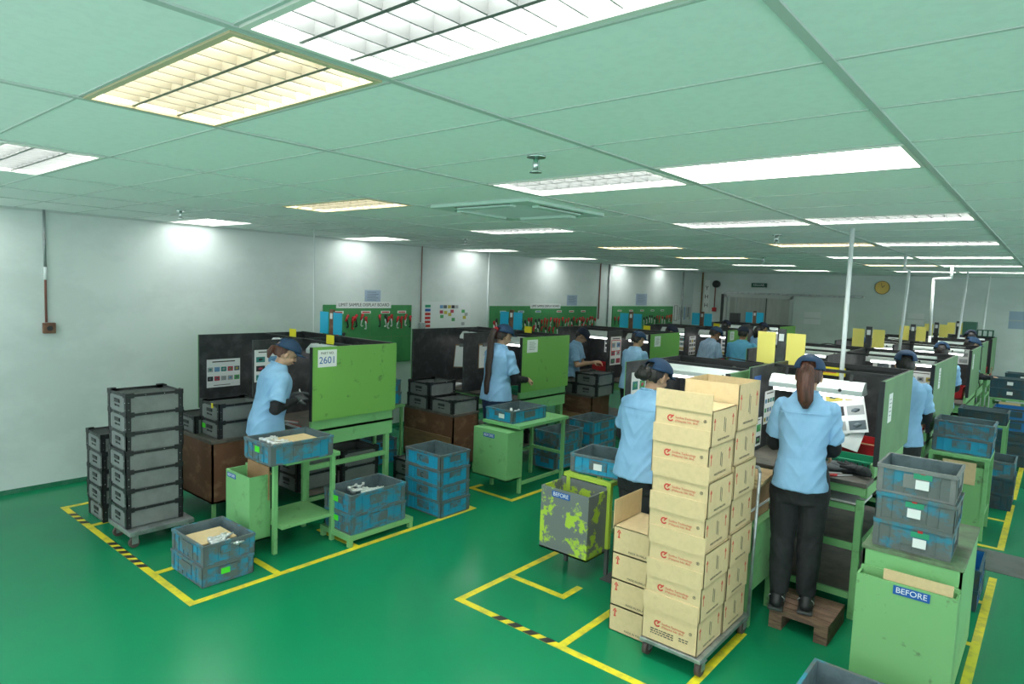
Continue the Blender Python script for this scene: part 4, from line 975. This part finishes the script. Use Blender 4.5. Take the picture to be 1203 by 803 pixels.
for k, y in enumerate((5.28, 5.37, 5.42, 5.52, 5.58, 5.82, 5.92, 5.98, 6.03, 6.15, 6.22, 6.30, 6.38)): hang(y, 1.63-r.uniform(0, .05), r, 'nearest green display board', '%s from the left, upper row, nearest display board' % nth(k))
for k, y in enumerate((5.02, 5.12, 5.22)): hang(y, 1.38, r, 'nearest green display board', '%s from the left, lower row, nearest display board' % nth(k))
board(8.15, 11.42, .95, 1.765, 'long middle green sample display board, crowded with red parts', 'LIMIT SAMPLE DISPLAY BOARD', 34, 2, ((-.8, 'bluesign'), (-.5, 'bluesign'), (-.2, 'bluesign'), (.2, 'ink_r'), (.45, 'ink_r'), (.7, 'ink_r')))
r = random.Random(9)
for k in range(26): hang(8.25+k*.12, 1.40-r.uniform(0, .05), r, 'long middle green sample display board', '%s from the left, lower row, long middle display board' % nth(k))
board(12.05, 14.87, .95, 1.77, 'farthest green sample display board, red parts in a row', None, 22, 3, ((-.8, 'ink_r'), (-.45, 'ink_r'), (-.1, 'ink_r'), (.25, 'ink_k'), (.6, 'ink_k')))
def wnotice(y, z, w, h, label, base='paperb', lines=5):
    b = B(base).box(0, .003, -w/2, w/2, 0, h); b.use(M['ink_k'])
    for k in range(lines): b.box(.003, .0036, -w*.36, w*.36*(1 if k % 2 else .6), h*(.85-.7*k/lines)-.003, h*(.85-.7*k/lines)+.002)
    return one('wall_notice', b, label, 'notice', (X_, y, z))
wnotice(5.72, 1.79, .27, .19, 'pale blue notice above the nearest display board')
wnotice(10.55, 1.78, .34, .20, 'pale blue notice above the long middle display board')
wnotice(13.3, 1.79, .5, .26, 'pale blue notice above the farthest display board')
# charts between boards
t = thing('wall_chart', 'clear-framed chart of coloured panels on the left wall between the first two display boards', 'chart', (X_, 7.17, 1.33))
part('backing', B('film').box(0, .004, -.52, .52, 0, .50), t)
cc = ['greenb', 'bluesign', 'ink_r', 'red', 'red', 'ink_r', 'woodt']
for k in range(7): part('chart_panel', B(cc[k]).box(.004, .006, -.47, -.36, .43-.06*k-.02, .43-.06*k+.02), t)
for (y, z, m) in ((-.13, .42, 6), (-.05, .42, 1), (.04, .42, 5), (.12, .42, 2), (-.13, .34, 4), (-.04, .33, 5), (.05, .30, 5), (.1, .35, 4), (-.12, .27, 3), (.13, .22, 3), (.2, .42, 7), (.35, .35, 3), (.38, .25, 5), (.35, .15, 7), (.42, .3, 7)): part('chart_panel', MB().use(PIC[m]).box(.004, .006, y-.035, y+.035, z-.025, z+.025), t)
t = thing('wall_chart', 'row of pale charts on the left wall beyond the farthest display board', 'chart', (X_, 15.42, 1.33))
part('backing', B('film').box(0, .004, -.5, .55, 0, .5), t)
b = B('ink_k').box(.004, .007, -.45, -.43, .08, .46).box(.004, .007, -.30, -.28, .08, .46).box(.004, .007, -.45, -.28, .45, .46).box(.004, .007, -.45, -.28, .08, .09)
part('chart_frame', b, t)
for k in range(7): part('chart_panel', MB().use(PIC[(7, 1, 7, 6, 7, 1, 7)[k]]).box(.004, .006, -.2+.1*k, -.14+.1*k, .1+.03*(k % 3), .42), t)
# pipes on the wall
def pipe(pts, r, m, label, name='wall_conduit', cat='conduit'):
    return one(name, B(m).path(pts, r, 10), label, cat)
XW = XL+.018
o = pipe([(XW, 1.89, 2.65), (XW, 1.89, 1.60)], .010, 'redpipe', 'rust-red conduit with a grey upper part on the left wall, nearest')
part('upper_pipe', B('pvc').tube((XW, 1.89, 2.0), (XW, 1.89, 2.12), .0125).use(M['galv']).tube((XW, 1.89, 2.12), (XW, 1.89, 2.65), .0115), o)
t = one('socket_box', B('wood').box(-.0, .05, -.05, .05, -.05, .05, bev=.006), 'small brown switch box at the foot of the nearest rust-red conduit', 'switch box', (XL, 1.91, 1.545)); part('socket', B('blackp').tube((.05, 0, 0), (.054, 0, 0), .025), t)
pipe([(XW, 6.60, 2.65), (XW, 6.60, 1.52)], .008, 'redpipe', 'red conduit beside the nearest display board')
one('socket_box', B('galv').box(0, .05, -.05, .05, -.05, .05, bev=.006), 'grey switch box below the red conduit beside the nearest display board', 'switch box', (XL, 6.63, 1.46))
pipe([(XW, 8.08, 2.65), (XW, 8.08, .9)], .014, 'pvc', 'pale vertical pipe at the left end of the long display board')
pipe([(XW, 11.5, 2.65), (XW, 11.5, 1.5)], .013, 'redpipe', 'dark red conduit at the right end of the long display board')
pipe([(XW, 11.85, 2.65), (XW, 11.85, 1.0)], .016, 'galv', 'thin grey conduit at the left end of the farthest display board')
pipe([(XW, 15.35, 2.65), (XW, 15.35, 1.0)], .020, 'galv', 'grey conduit crossing the far charts')
pipe([(-7.1, 15.97, 2.65), (-7.1, 15.97, 1.0)], .022, 'woodt', 'brown pipe in the far left corner')
pipe([(-6.75, 15.97, 2.3), (-6.75, 15.97, 1.75)], .014, 'redpipe', 'thin red pipe under the alarm bell on the back wall')
t = one('alarm_bell', B('blackp').tube((0, 0, 0), (0, -.10, 0), .09, n=20).ell((0, -.10, 0), (.085, .03, .085), 2), 'small black alarm bell high on the back wall near the corner', 'bell', (-6.72, 15.995, 2.36))
t = one('fire_call_point', B('red').box(-.05, .05, -.05, 0, -.05, .05, bev=.005), 'red call point at the foot of the thin red pipe', 'call point', (-6.75, 15.995, 1.72))
b = one('wall_sign', B('paper').box(-.07, .07, -.004, 0, -.4, .4), 'narrow vertical sign of dark characters on the back wall corner', 'sign', (-6.98, 15.995, 2.05))
for k, ch in enumerate('YHH'): text('lettering', ch, .15, 'ink_k', b, (0, -.005, .2-.22*k), FRONT)
# poles
def pole(a, b_, label, kink=None, r=.016):
    pts = [a] + (kink or []) + [b_]
    one('service_pole', B('pvc').path(pts, r, 10), label, 'pipe', group='white service pipes')
pole((-1.30, 5.62, 2.65), (-1.37, 5.96, .3), 'white service pipe from the ceiling behind the ponytailed worker', r=.017)
pole((-1.47, 8.92, 2.65), (-1.47, 8.92, .3), 'white elbowed service pipe to the second right bank island', kink=[(-1.47, 8.92, 2.48), (-1.42, 8.92, 2.46), (-1.42, 8.92, 2.44), (-1.45, 8.92, 1.5)])
pole((-1.30, 11.6, 2.65), (-1.5, 11.6, .3), 'white elbowed service pipe to the third right bank island', kink=[(-1.30, 11.6, 2.47), (-1.52, 11.6, 2.45), (-1.50, 11.6, 1.6)], r=.02)
pole((-1.28, 13.47, 2.65), (-1.38, 13.47, .3), 'slim white service pipe to the fourth right bank island')
pole((-1.1, 15.27, 2.65), (-1.16, 15.27, .3), 'slim white service pipe to the farthest right bank island')
pole((-6.35, 4.13, 2.65), (-6.28, 4.10, .5), 'thin slanting pale rod from the ceiling to the nearest left wall island', r=.008)
# back wall
b = B('glass').box(-6.36, -4.92, YB-.02, YB-.005, 1.02, 2.06); struct('window_1', b)
b = B('alu')
for a in ((-6.5, -4.83, 2.05, 2.13), (-6.5, -4.83, .97, 1.03)): b.box(a[0], a[1], YB-.06, YB, a[2], a[3])
for x in (-6.5, -6.2, -4.91): b.box(x, x+.07 if x != -6.2 else x+.03, YB-.06, YB, 1.0, 2.1)
b.use(M['dgrey']); b.box(-5.47, -5.45, YB-.03, YB, 1.0, 2.1); b.box(-6.56, -6.5, YB-.09, YB, 1.1, 2.12)
struct('window_2', b)
one('door_rail', B('galv').box(-6.5, -3.35, YB-.09, YB-.03, 2.13, 2.18).box(-6.4, -6.3, YB-.03, YB, 2.13, 2.18).box(-3.5, -3.4, YB-.03, YB, 2.13, 2.18), 'long grey sliding rail above the back window', 'rail')
t = one('exit_sign', B('exit').box(-.18, .18, -.05, 0, -.05, .05, bev=.004), 'small dark green exit sign above the back window', 'sign', (-5.66, YB-.001, 2.36))
text('lettering', 'KELUAR', .075, 'paper', t, (0, -.052, 0), FRONT, .0005)
t = one('wall_clock', B('clock').tube((0, 0, 0), (0, -.03, 0), .145, n=32).use(M['brass']).tube((0, -.03, 0), (0, -.034, 0), .13, n=32), 'round bronze clock on the back wall', 'clock', (-3.02, YB-.001, 2.38))
part('clock_hand', B('blackp').bar((0, -.037, 0), (.05, -.037, .05), .004, .01).bar((0, -.037, 0), (-.02, -.037, .10), .004, .008), t)
for (x, z, w_, h_, lb) in ((-.58, 1.65, .42, .34, 'grey framed notice at the right end of the back wall'), (-4.4, 1.5, .36, .28, 'faint white paper on the back wall left of the yellow boards'), (-2.35, 1.62, .3, .24, 'faint white paper on the back wall between yellow boards')):
    b = B('paperb' if x > -1 else 'paper').box(-w_/2, w_/2, -.006, 0, 0, h_); b.use(M['alu'])
    b.box(-w_/2, w_/2, -.010, -.006, h_*.45, h_*.5)
    one('framed_notice', b, lb, 'notice', (x, YB, z))
# clutter on far islands
one('green_case', B('exit').box(-.11, .11, -.1, .1, 0, .26, bev=.01), 'dark green case on the farthest right bank island', 'case', (-1.32, 15.10, 1.505))
t = thing('wire_basket', 'small dark green open rack on top of the farthest right bank island', 'rack', (-1.08, 15.12, 1.5))
b = B('exit')
for x in (-.12, -.04, .04, .12): b.box(x-.008, x+.008, -.08, -.065, 0, .12); b.box(x-.008, x+.008, .065, .08, 0, .12)
b.box(-.13, .13, -.08, .08, 0, .01); b.box(-.13, .13, -.085, -.065, .11, .125); b.box(-.13, .13, .065, .085, .11, .125); part('rack_frame', b, t)
one('dark_box', B('blackp').box(-.16, .16, -.1, .1, 0, .10, bev=.01), 'black box on top of the fourth right bank island', 'box', (-1.9, 13.30, 1.505))
one('grey_speaker', B('dgrey').box(-.10, .10, -.06, .06, 0, .20, bev=.006), 'dark grey box in front of the back window', 'box', (-5.55, 14.3, 1.505))
for (x, y, z, lb) in ((-2.2, 8.75, 1.525, 'second'), (-1.95, 11.45, 1.505, 'third'), (-2.2, 5.6, 1.535, 'nearest')):
    one('power_cable', B('blackp').path([(x-.1, y, z), (x, y-.02, z+.02), (x+.15, y-.02, z+.008), (x+.3, y, z)], .006, 6), 'loose black cable lying along the top of the %s right bank island' % lb, 'cable')

# ------------------------------------------------------------- people
def remesh(me, vox, smooth=2, wrinkle=None, post=None):
    o = bpy.data.objects.new('tmp', me); C.objects.link(o)
    md = o.modifiers.new('r', 'REMESH'); md.mode = 'VOXEL'; md.voxel_size = vox; md.use_smooth_shade = True
    if smooth:
        s = o.modifiers.new('s', 'SMOOTH'); s.factor = .5; s.iterations = smooth
    n = bpy.data.meshes.new_from_object(o.evaluated_get(bpy.context.evaluated_depsgraph_get()))
    bpy.data.objects.remove(o); bpy.data.meshes.remove(me)
    if wrinkle:
        amp, sc_ = wrinkle
        nr = [v.normal.copy() for v in n.vertices]
        for v, q in zip(n.vertices, nr):
            p = v.co; a = noise.noise(Vector((p.x*sc_, p.y*sc_, p.z*sc_*.45)))+.75*(1-2*abs(noise.noise(Vector((p.x*5+3, p.y*5, p.z*11-abs(p.x)*16)))))+.12*noise.noise(Vector((p.x*sc_*2.6, p.y*sc_*2.6, p.z*sc_*2.6)))
            v.co = p+q*amp*a
    if post: post(n)
    for f in n.polygons: f.use_smooth = True
    return n
def hand_geo(b, wrist, d, palm, side, curl, f=1.0):
    d = d.normalized(); pn = (palm-d*palm.dot(d)).normalized(); sd = d.cross(pn).normalized()*side   # sd points to the thumb side
    c = wrist+d*.045
    b.cap(wrist, .024, wrist+d*.03, .026, n=10)
    R = Matrix((sd, d, pn)).transposed()
    b.ell(c+d*.005, (.038, .048, .017), 2, R)
    L = (.062, .072, .076, .068)
    for k in range(4):
        o = (-.027+.018*k)
        base = wrist+d*.085+sd*o*1.0
        l = L[k]; r = .0088-.0004*abs(k-2)
        a1 = curl*.6; a2 = curl*1.3; a3 = curl*1.8
        p1 = base+(d*math.cos(a1)+pn*math.sin(a1))*l*.45
        p2 = p1+(d*math.cos(a2)+pn*math.sin(a2))*l*.32
        p3 = p2+(d*math.cos(a3)+pn*math.sin(a3))*l*.25
        b.cap(base-d*.02, r+.001, base, r+.0008, n=8); b.cap(base, r, p1, r-.0006, n=8); b.cap(p1, r-.0006, p2, r-.0012, n=8); b.cap(p2, r-.0012, p3, r-.002, n=8)
    t0 = wrist+d*.025+sd*.026; t1 = t0+(d*.5+sd*.7+pn*.35).normalized()*.038; t2 = t1+(d*.85+sd*.1+pn*.45).normalized()*.03
    b.cap(t0, .013, t1, .0105, n=8); b.cap(t1, .0105, t2, .0085, n=8)
def person(x, y, z0, h, yaw, label, lean=.08, hyaw=0, hpitch=.25, hair='ponytail', hm='hairk', shirt='shirt', cap='cap', legs='trous', skin='skin', sleeve=True, gloves=None, wr=((-.13, .33, 1.02), (.13, .33, 1.02)), vox=.008, wide=1.0, curl=.6, stance=0, opening=True, mask=False, detail=True):
    s = h/1.61
    t = thing('person', label, 'person', (x, y, z0), yaw, 'workers in the assembly room'); t.scale = (s, s, s)
    def smooth(a, b_, v): 
        q = max(0, min(1, (v-a)/(b_-a))); return q*q*(3-2*q)
    def bend(p):
        p = Vector(p); a = lean*smooth(.82, 1.08, p.z)
        c, si = math.cos(a), math.sin(a); q = p-Vector((0, 0, .88))
        return Vector((q.x, q.y*c+q.z*si, -q.y*si+q.z*c))+Vector((0, 0, .88))
    NK = Vector((0, 0, 1.385)); HR = Matrix.Rotation(hyaw, 3, 'Z') @ Matrix.Rotation(-hpitch, 3, 'X')
    def head(p): return bend(NK+Vector((0, .012, 0))+HR @ (Vector(p)-NK))
    BR = Matrix.Rotation(-lean, 3, 'X') @ HR
    W = wide
    SH = [bend((-.150*W, 0, 1.285)), bend((.150*W, 0, 1.285))]
    arms = []
    for k, S in enumerate(SH):
        sg = (-1, 1)[k]; T = Vector(wr[k]); L1, L2 = .265, .245
        dd = T-S; D = min(dd.length, L1+L2-.01); u = dd.normalized(); T = S+u*D
        a = (L1*L1-L2*L2+D*D)/(2*D); hh = math.sqrt(max(0, L1*L1-a*a))
        pole_ = Vector((sg*.30, -.38, -1.0)); pole_ = (pole_-u*pole_.dot(u)).normalized()
        arms.append((S, S+u*a+pole_*hh, T))
    # body
    b = B(skin)
    b.ell(head((0, -.008, 1.508)), (.070, .088, .092), 3, BR)
    b.ell(head((0, .028, 1.452)), (.052, .055, .058), 3, BR)
    b.ell(head((0, .055, 1.425)), (.026, .024, .020), 2, BR)
    b.cap(head((0, .082, 1.495)), .007, head((0, .093, 1.468)), .0115, n=8)
    for q in (-1, 1): 
        b.ell(head((q*.071, -.002, 1.476)), (.010, .018, .028), 2, BR); b.ell(head((q*.030, .062, 1.458)), (.020, .018, .02), 2, BR); b.ell(head((q*.03, .070, 1.512)), (.022, .014, .010), 2, BR)
    b.ell(head((0, .083, 1.438)), (.017, .010, .008), 2, BR)
    b.cap(bend((0, -.012, 1.30)), .056, head((0, -.004, 1.43)), .047)
    b.loft([(.84, .10, .08, 0), (.95, .12, .085, 0), (1.10, .13, .09, 0), (1.22, .14, .09, 0), (1.31, .12, .07, 0), (1.34, .06, .05, 0)], 24, T=bend)
    for (S, E, Wp), hv in zip(arms, (1, -1)):
        b.cap(S, .046, E, .036); b.cap(E, .036, Wp, .023)
        dr = (Wp-E).normalized(); dr = (dr+Vector((0, .25, -.05))).normalized()
        hand_geo(b, Wp, dr, Vector((hv*.55, .1, -.8)), hv, curl)
    fx = (.078, .078)
    for q in (-1, 1):
        fy = stance*q
        b.cap((q*.085, 0, .84), .078, (q*fx[0], .012+fy*.5, .46), .05); b.cap((q*fx[0], .012+fy*.5, .46), .05, (q*fx[0], fy, .09), .035); b.cap((q*fx[0], fy, .05), .033, (q*(fx[0]+.012), fy+.11, .035), .028)
    me = remesh(b.mesh('body'), vox*(.62 if detail else .85), 1)
    body = part('body', me, t)
    # face pieces
    for q in (-1, 1): part('eye', B('eye').ell(head((q*.030, .0765, 1.492)), (.011, .006, .0045), 2, BR), t)
    if 1: part('mouth', B('lip').ell(head((0, .0915, 1.4385)), (.019, .005, .005), 2, BR), t)
    # shirt
    b = B(shirt); w2 = W
    b.loft([(.795, .182*w2, .142, -.004), (.83, .178*w2, .138, -.004), (.90, .168*w2, .132, -.004), (.98, .152*w2, .120, 0), (1.06, .150*w2, .116, 0), (1.14, .160*w2, .122, 0), (1.22, .170*w2, .124, -.002), (1.27, .172*w2, .114, -.004), (1.31, .158*w2, .095, -.006), (1.345, .105*w2, .074, -.004), (1.385, .062, .060, -.002)], 44, 2.5, T=bend)
    for (S, E, Wp) in arms:
        u = (E-S).normalized(); b.ell(S-u*.002, (.057, .060, .052), 3); b.tube(S, S+u*.20, .056, .066, n=24)
    part('shirt', remesh(b.mesh('shirt'), vox*.8, 3, (.0085, 8)), t)
    if detail:
        b = B(shirt)
        c0 = bend((0, .0, 1.378)); 
        pts = [bend((.060*math.cos(a), -.002+.060*math.sin(a), 1.385-.012*math.sin(a))) for a in [PI*2*i/24 for i in range(25)]]
        b.path(pts, .010, 8); part('collar', b, t)
        pts = [bend((-.150+.0125*i, -.128-.002*math.cos(i/24*PI*2)+.028*abs((i-12)/12)**2.4, 1.262)) for i in range(25)]
        part('yoke_seam', B(shirt).path(pts, .0022, 5), t)
    # trousers
    b = B(legs)
    b.loft([(.70, .155*min(W, 1.1), .105, 0), (.78, .162, .115, -.004), (.86, .160, .112, -.002), (.94, .145, .10, 0)], 32, 2.4)
    for q in (-1, 1):
        fy = stance*q
        b.cap((q*.080, 0, .78), .094, (q*fx[0], .012+fy*.5, .46), .072, n=20); b.cap((q*fx[0], .012+fy*.5, .46), .072, (q*fx[0], fy-.004, .26), .064, n=20); b.tube((q*fx[0], fy-.004, .26), (q*fx[0], fy, .105), .064, .054, n=20)
    part('trousers', remesh(b.mesh('trousers'), vox, 2, (.006, 16)), t)
    for q in (-1, 1):
        fy = stance*q; xx = q*(fx[0]+.006)
        b = B('blackp').cap((xx, fy-.035, .045), .043, (xx+q*.012, fy+.13, .036), .037); b.cap((xx, fy-.02, .055), .045, (xx, fy, .10), .045)
        def flat(n_):
            for v in n_.vertices: v.co.z = max(v.co.z, .004)
        sh = part('shoe', remesh(b.mesh('shoe'), .008, 2, post=flat), t)
        if detail: part('sole', B('dgrey').box(xx-.044, xx+.044, fy-.082, fy+.165, 0, .02, bev=.007), sh); part('piping', B('shoeline').path([(xx-.042, fy+.02, .03), (xx-.047, fy-.03, .07), (xx-.035, fy-.06, .095)], .003, 6).path([(xx+.042, fy+.02, .03), (xx+.047, fy-.03, .07), (xx+.035, fy-.06, .095)], .003, 6), sh)
    if sleeve:
        for (S, E, Wp) in arms:
            u = (E-S).normalized(); b = B('sleeve'); b.cap(S+u*.14, .052, E, .046); b.cap(E, .046, E+(Wp-E)*.97, .031)
            part('arm_cover', remesh(b.mesh('arm_cover'), .009, 2, (.005, 24)), t)
    if gloves:
        for (S, E, Wp), hv in zip(arms, (1, -1)):
            dr = (Wp-E).normalized(); dr = (dr+Vector((0, .25, -.05))).normalized()
            b = B(gloves); b.cap(Wp-dr*.02, .030, Wp+dr*.03, .030); hand_geo(b, Wp, dr, Vector((hv*.55, .1, -.8)), hv, curl)
            g = remesh(b.mesh('glove'), .005, 1)
            for v in g.vertices: v.co += v.normal*.0035
            part('glove', g, t)
    # hair under the cap
    b = B(hm); bm = b.bm
    mm = Matrix.Diagonal((.0765, .094, .100, 1)); r = bmesh.ops.create_icosphere(bm, subdivisions=4, radius=1, matrix=mm)
    dl = [v for v in bm.verts if (v.co.y > .020 and v.co.z < .035) or (v.co.z < -.062) or (abs(v.co.x) > .05 and v.co.z < -.02 and v.co.y > -.012)]
    bmesh.ops.delete(bm, geom=dl, context='VERTS')
    for f in bm.faces: f.smooth = True
    for v in bm.verts:
        a = noise.noise(Vector((v.co.x*90, v.co.y*20, v.co.z*14)))*.0025
        v.co = v.co*(1+a*10)
    for v in bm.verts: v.co = head(v.co+Vector((0, -.018, 1.495)))
    part('hair', b, t)
    def strand(pts, rs, name='ponytail', flat=.7, tw=0):
        b = B(hm); rng = random.Random(3)
        N = 44
        rings = []
        P = [Vector(p) for p in pts]
        for k in range(len(P)):
            d = (P[min(k+1, len(P)-1)]-P[max(k-1, 0)]).normalized(); sx = Vector((1, 0, 0)); sx = (sx-d*sx.dot(d)).normalized(); sy = d.cross(sx)
            ring = []
            for i in range(N):
                a = 2*PI*i/N; rr = rs[k]*(1+.05*math.sin(7*a+k*.1)+.04*math.sin(11*a))
                ring.append(b.bm.verts.new(P[k]+sx*rr*math.cos(a)+sy*rr*flat*math.sin(a)))
            rings.append(ring)
        for r0, r1 in zip(rings, rings[1:]):
            for i in range(N):
                f = b.bm.faces.new((r0[i], r0[(i+1) % N], r1[(i+1) % N], r1[i])); f.smooth = True
        b.bm.faces.new(rings[0][::-1]); b.bm.faces.new(rings[-1])
        bmesh.ops.recalc_face_normals(b.bm, faces=b.bm.faces)
        return part(name, b, t)
    if hair == 'ponytail':
        a = head((0, -.095, 1.535)); bb = head((0, -.145, 1.522)); c = head((0, -.156, 1.47)); d = head((0, -.152, 1.41)); e = bend((.002, -.145, 1.345)); f_ = bend((.004, -.138, 1.295))
        strand([a, bb, c, d, e, f_], [.018, .034, .044, .047, .040, .014])
    elif hair == 'shortpony':
        a = head((0, -.088, 1.505)); bb = head((0, -.118, 1.488)); c = head((0, -.124, 1.44)); d = head((0, -.112, 1.39)); strand([a, bb, c, d], [.018, .032, .034, .012])
    elif hair == 'long':
        a = head((0, -.09, 1.54)); bb = head((0, -.135, 1.52)); c = head((0, -.145, 1.42)); P = [a, bb, c]+[bend((0, -.158+.01*(k % 2), 1.34-.09*k)) for k in range(1, 6)]+[bend((.002, -.160, .86))]
        strand(P, [.024, .036, .042, .042, .040, .038, .036, .033, .018])
        part('hair_tie', B('red').ell(head((0, -.118, 1.532)), (.035, .018, .032), 2), t)
    elif hair == 'bun':
        b = B(hm); b.ell(head((0, -.115, 1.47)), (.058, .045, .045), 3); b.ell(head((.03, -.125, 1.49)), (.032, .03, .03), 2); b.ell(head((-.03, -.125, 1.455)), (.034, .03, .03), 2); b.ell(head((-.05, -.09, 1.50)), (.03, .035, .04), 2); b.ell(head((.0, -.14, 1.46)), (.03, .02, .035), 2)
        part('hair_bun', remesh(b.mesh('hair_bun'), .006, 1, (.004, 40)), t)
    elif hair == 'loose':
        strand([head((0, -.07, 1.50)), head((0, -.10, 1.45)), head((0, -.11, 1.38)), bend((0, -.12, 1.30))], [.06, .072, .07, .04], 'loose_hair', .6)
    # cap
    b = B(cap); bm = b.bm
    bmesh.ops.create_uvsphere(bm, u_segments=36, v_segments=18, radius=1, matrix=Matrix.Diagonal((.089, .110, .094, 1)))
    dl = [v for v in bm.verts if v.co.z < -.004]; bmesh.ops.delete(bm, geom=dl, context='VERTS')
    if opening:
        dl = [v for v in bm.verts if v.co.y < -.06 and (v.co.x/.036)**2+((v.co.z-.012)/.034)**2 < 1 and v.co.z > .012]; bmesh.ops.delete(bm, geom=dl, context='VERTS')
    rg = bmesh.ops.solidify(bm, geom=bm.faces[:], thickness=-.003)
    for v in bm.verts:
        v.co.z *= 1+.05*math.cos(6*math.atan2(v.co.y, v.co.x))*0; v.co.y += .006*(v.co.z < .05)
    # brim
    g = []
    for j in range(7):
        row = []
        for i in range(15):
            a = -1.05+2.1*i/14; rr = j/6
            X = .084*math.sin(a)*(1-.04*rr); Y = .098*math.cos(a)*1.03+.068*rr*math.cos(a*.95); Z = .004-.020*rr-.10*X*X/.0072*.10
            row.append((X, Y, Z))
        g.append(row)
    top = [[bm.verts.new((p[0], p[1], p[2]+.004)) for p in row] for row in g]; bot = [[bm.verts.new(p) for p in row] for row in g]
    for j in range(6):
        for i in range(14):
            bm.faces.new((top[j][i], top[j][i+1], top[j+1][i+1], top[j+1][i])); bm.faces.new((bot[j][i], bot[j+1][i], bot[j+1][i+1], bot[j][i+1]))
    for i in range(14): bm.faces.new((top[6][i], top[6][i+1], bot[6][i+1], bot[6][i])); bm.faces.new((top[0][i+1], top[0][i], bot[0][i], bot[0][i+1]))
    for j in range(6): bm.faces.new((top[j+1][0], top[j][0], bot[j][0], bot[j+1][0])); bm.faces.new((top[j][14], top[j+1][14], bot[j+1][14], bot[j][14]))
    tilt = Matrix.Rotation(.10, 3, 'X')
    for f in bm.faces: f.smooth = True
    b.use(M[cap]).ell((0, 0, .092), (.008, .008, .004), 1)
    for v in bm.verts: v.co = head(tilt @ v.co+Vector((0, -.008, 1.526)))
    cp = part('cap', b, t)
    if opening and detail:
        pts = [head(tilt @ Vector((.084*math.sin(a), -.104*math.cos(a), .006))+Vector((0, -.006, 1.526))) for a in [-.5+.1*i for i in range(11)]]
        part('cap_strap', B(cap).path(pts, .006, 6), cp)
    return t, arms
R_ = math.radians
# nearest left
person(-5.04, 2.84, 0, 1.61, R_(-12), 'woman in light blue shirt and navy cap at the nearest left booth', lean=.20, hyaw=-.25, hpitch=.30, hair='shortpony', hm='hairb', gloves='glove', wr=((-.03, .25, 1.09), (.10, .21, 1.08)), vox=.007)
person(-4.84, 5.53, 0, 1.67, R_(-3), 'woman with very long dark hair down her back at the second left island', lean=.08, hyaw=-.3, hpitch=.22, hair='long', hm='hairl', wr=((-.05, .33, 1.04), (.15, .32, 1.0)), legs='jeans', vox=.007)
person(-5.55, 8.02, 0, 1.555, R_(-70), 'worker turned right, half hidden behind the second bright green end panel', lean=.16, hyaw=-.1, hpitch=.45, hair='short', hm='hairk', sleeve=False, wr=((-.05, .36, 1.06), (.10, .36, 1.08)), cap='capd', detail=False)
person(-4.46, 7.92, 0, 1.56, R_(-8), 'worker with back turned at the right desk of the third left island', lean=.10, hyaw=-.35, hpitch=.2, hair='short', hm='hairk', shirt='shirt', wr=((-.12, .33, 1.02), (.12, .33, 1.02)), detail=False)
person(-5.22, 10.25, 0, 1.57, R_(-80), 'worker of whom the dark cap shows above the third green end panel', lean=.18, hpitch=.3, hair='short', cap='capd', detail=False)
person(-4.50, 10.35, 0, 1.60, R_(-25), 'man in a finely striped blue shirt bending at the fourth left island', lean=.30, hyaw=-.3, hpitch=.25, hair='short', hm='hairk', shirt='shirt2', sleeve=False, skin='skind', opening=False, wide=1.12, wr=((-.1, .40, .98), (.14, .38, .98)), detail=False)
person(-5.10, 12.6, 0, 1.60, 0, 'worker whose cap shows behind the bending man', hair='short', cap='capd', detail=False)
person(-3.96, 10.55, 0, 1.60, R_(4), 'man in a plain turquoise-blue shirt seen from behind left of the large yellow boards', lean=.05, hpitch=.12, hair='short', shirt='shirt3', cap='capd', skin='skind', opening=False, wide=1.2, sleeve=False, detail=False)
person(-4.45, 12.7, 0, 1.60, R_(-20), 'dark-haired worker beyond the man in turquoise blue, left of the yellow boards', lean=.12, hyaw=-.3, hair='loose', shirt='shirt', cap='capd', detail=False)
# right bank
person(-2.17, 4.06, 0, 1.64, R_(-8), 'worker with dark hair in a bun behind the tall carton pile', lean=.10, hyaw=-.25, hpitch=.30, hair='bun', hm='hairk', wr=((-.22, .30, 1.16), (.12, .34, 1.02)), vox=.007, wide=1.1, gloves='glovew')
person(-1.175, 4.28, .12, 1.62, R_(12), 'ponytailed woman in a light blue shirt standing on the wooden pallet step', lean=.05, hyaw=-.05, hpitch=.18, hair='ponytail', hm='hairb', wr=((-.13, .31, .98), (.12, .31, .96)), vox=.006, wide=.89, stance=.02)
person(-1.04, 6.78, 0, 1.655, R_(14), 'black-haired worker with black arm covers at the second right bank island', lean=.04, hpitch=.12, hair='short', hm='hairk', wr=((-.14, .32, 1.0), (.17, .30, .96)), detail=False)
person(-1.12, 9.75, 0, 1.61, R_(8), 'worker whose cap shows over the second dull green end panel', hair='short', wr=((-.12, .33, 1.0), (.12, .33, 1.0)), detail=False)
person(-1.08, 11.95, 0, 1.61, R_(-60), 'worker whose cap shows over the third right bank island', hair='short', detail=False)
person(-1.18, 13.85, 0, 1.65, R_(10), 'worker whose cap shows at the farthest right bank island', hair='short', detail=False, cap='capd')
person(-2.02, 6.78, 0, 1.665, R_(5), 'worker mostly hidden behind the large yellow boards', hair='short', wide=1.1, detail=False)
person(-2.15, 9.90, 0, 1.60, R_(-40), 'worker whose cap shows left of the second pair of yellow boards', hair='short', lean=.2, detail=False)
person(-1.75, 11.9, 0, 1.62, R_(10), 'worker whose cap shows between the second and third pair of yellow boards', hair='short', detail=False, cap='capd')
o = one('metal_part', lev[0], 'silver metal lever held by the nearest woman in the left booth', 'metal part', (-4.965, 3.075, 1.045), 2.2); o.rotation_euler = (.5, -.5, 2.2)
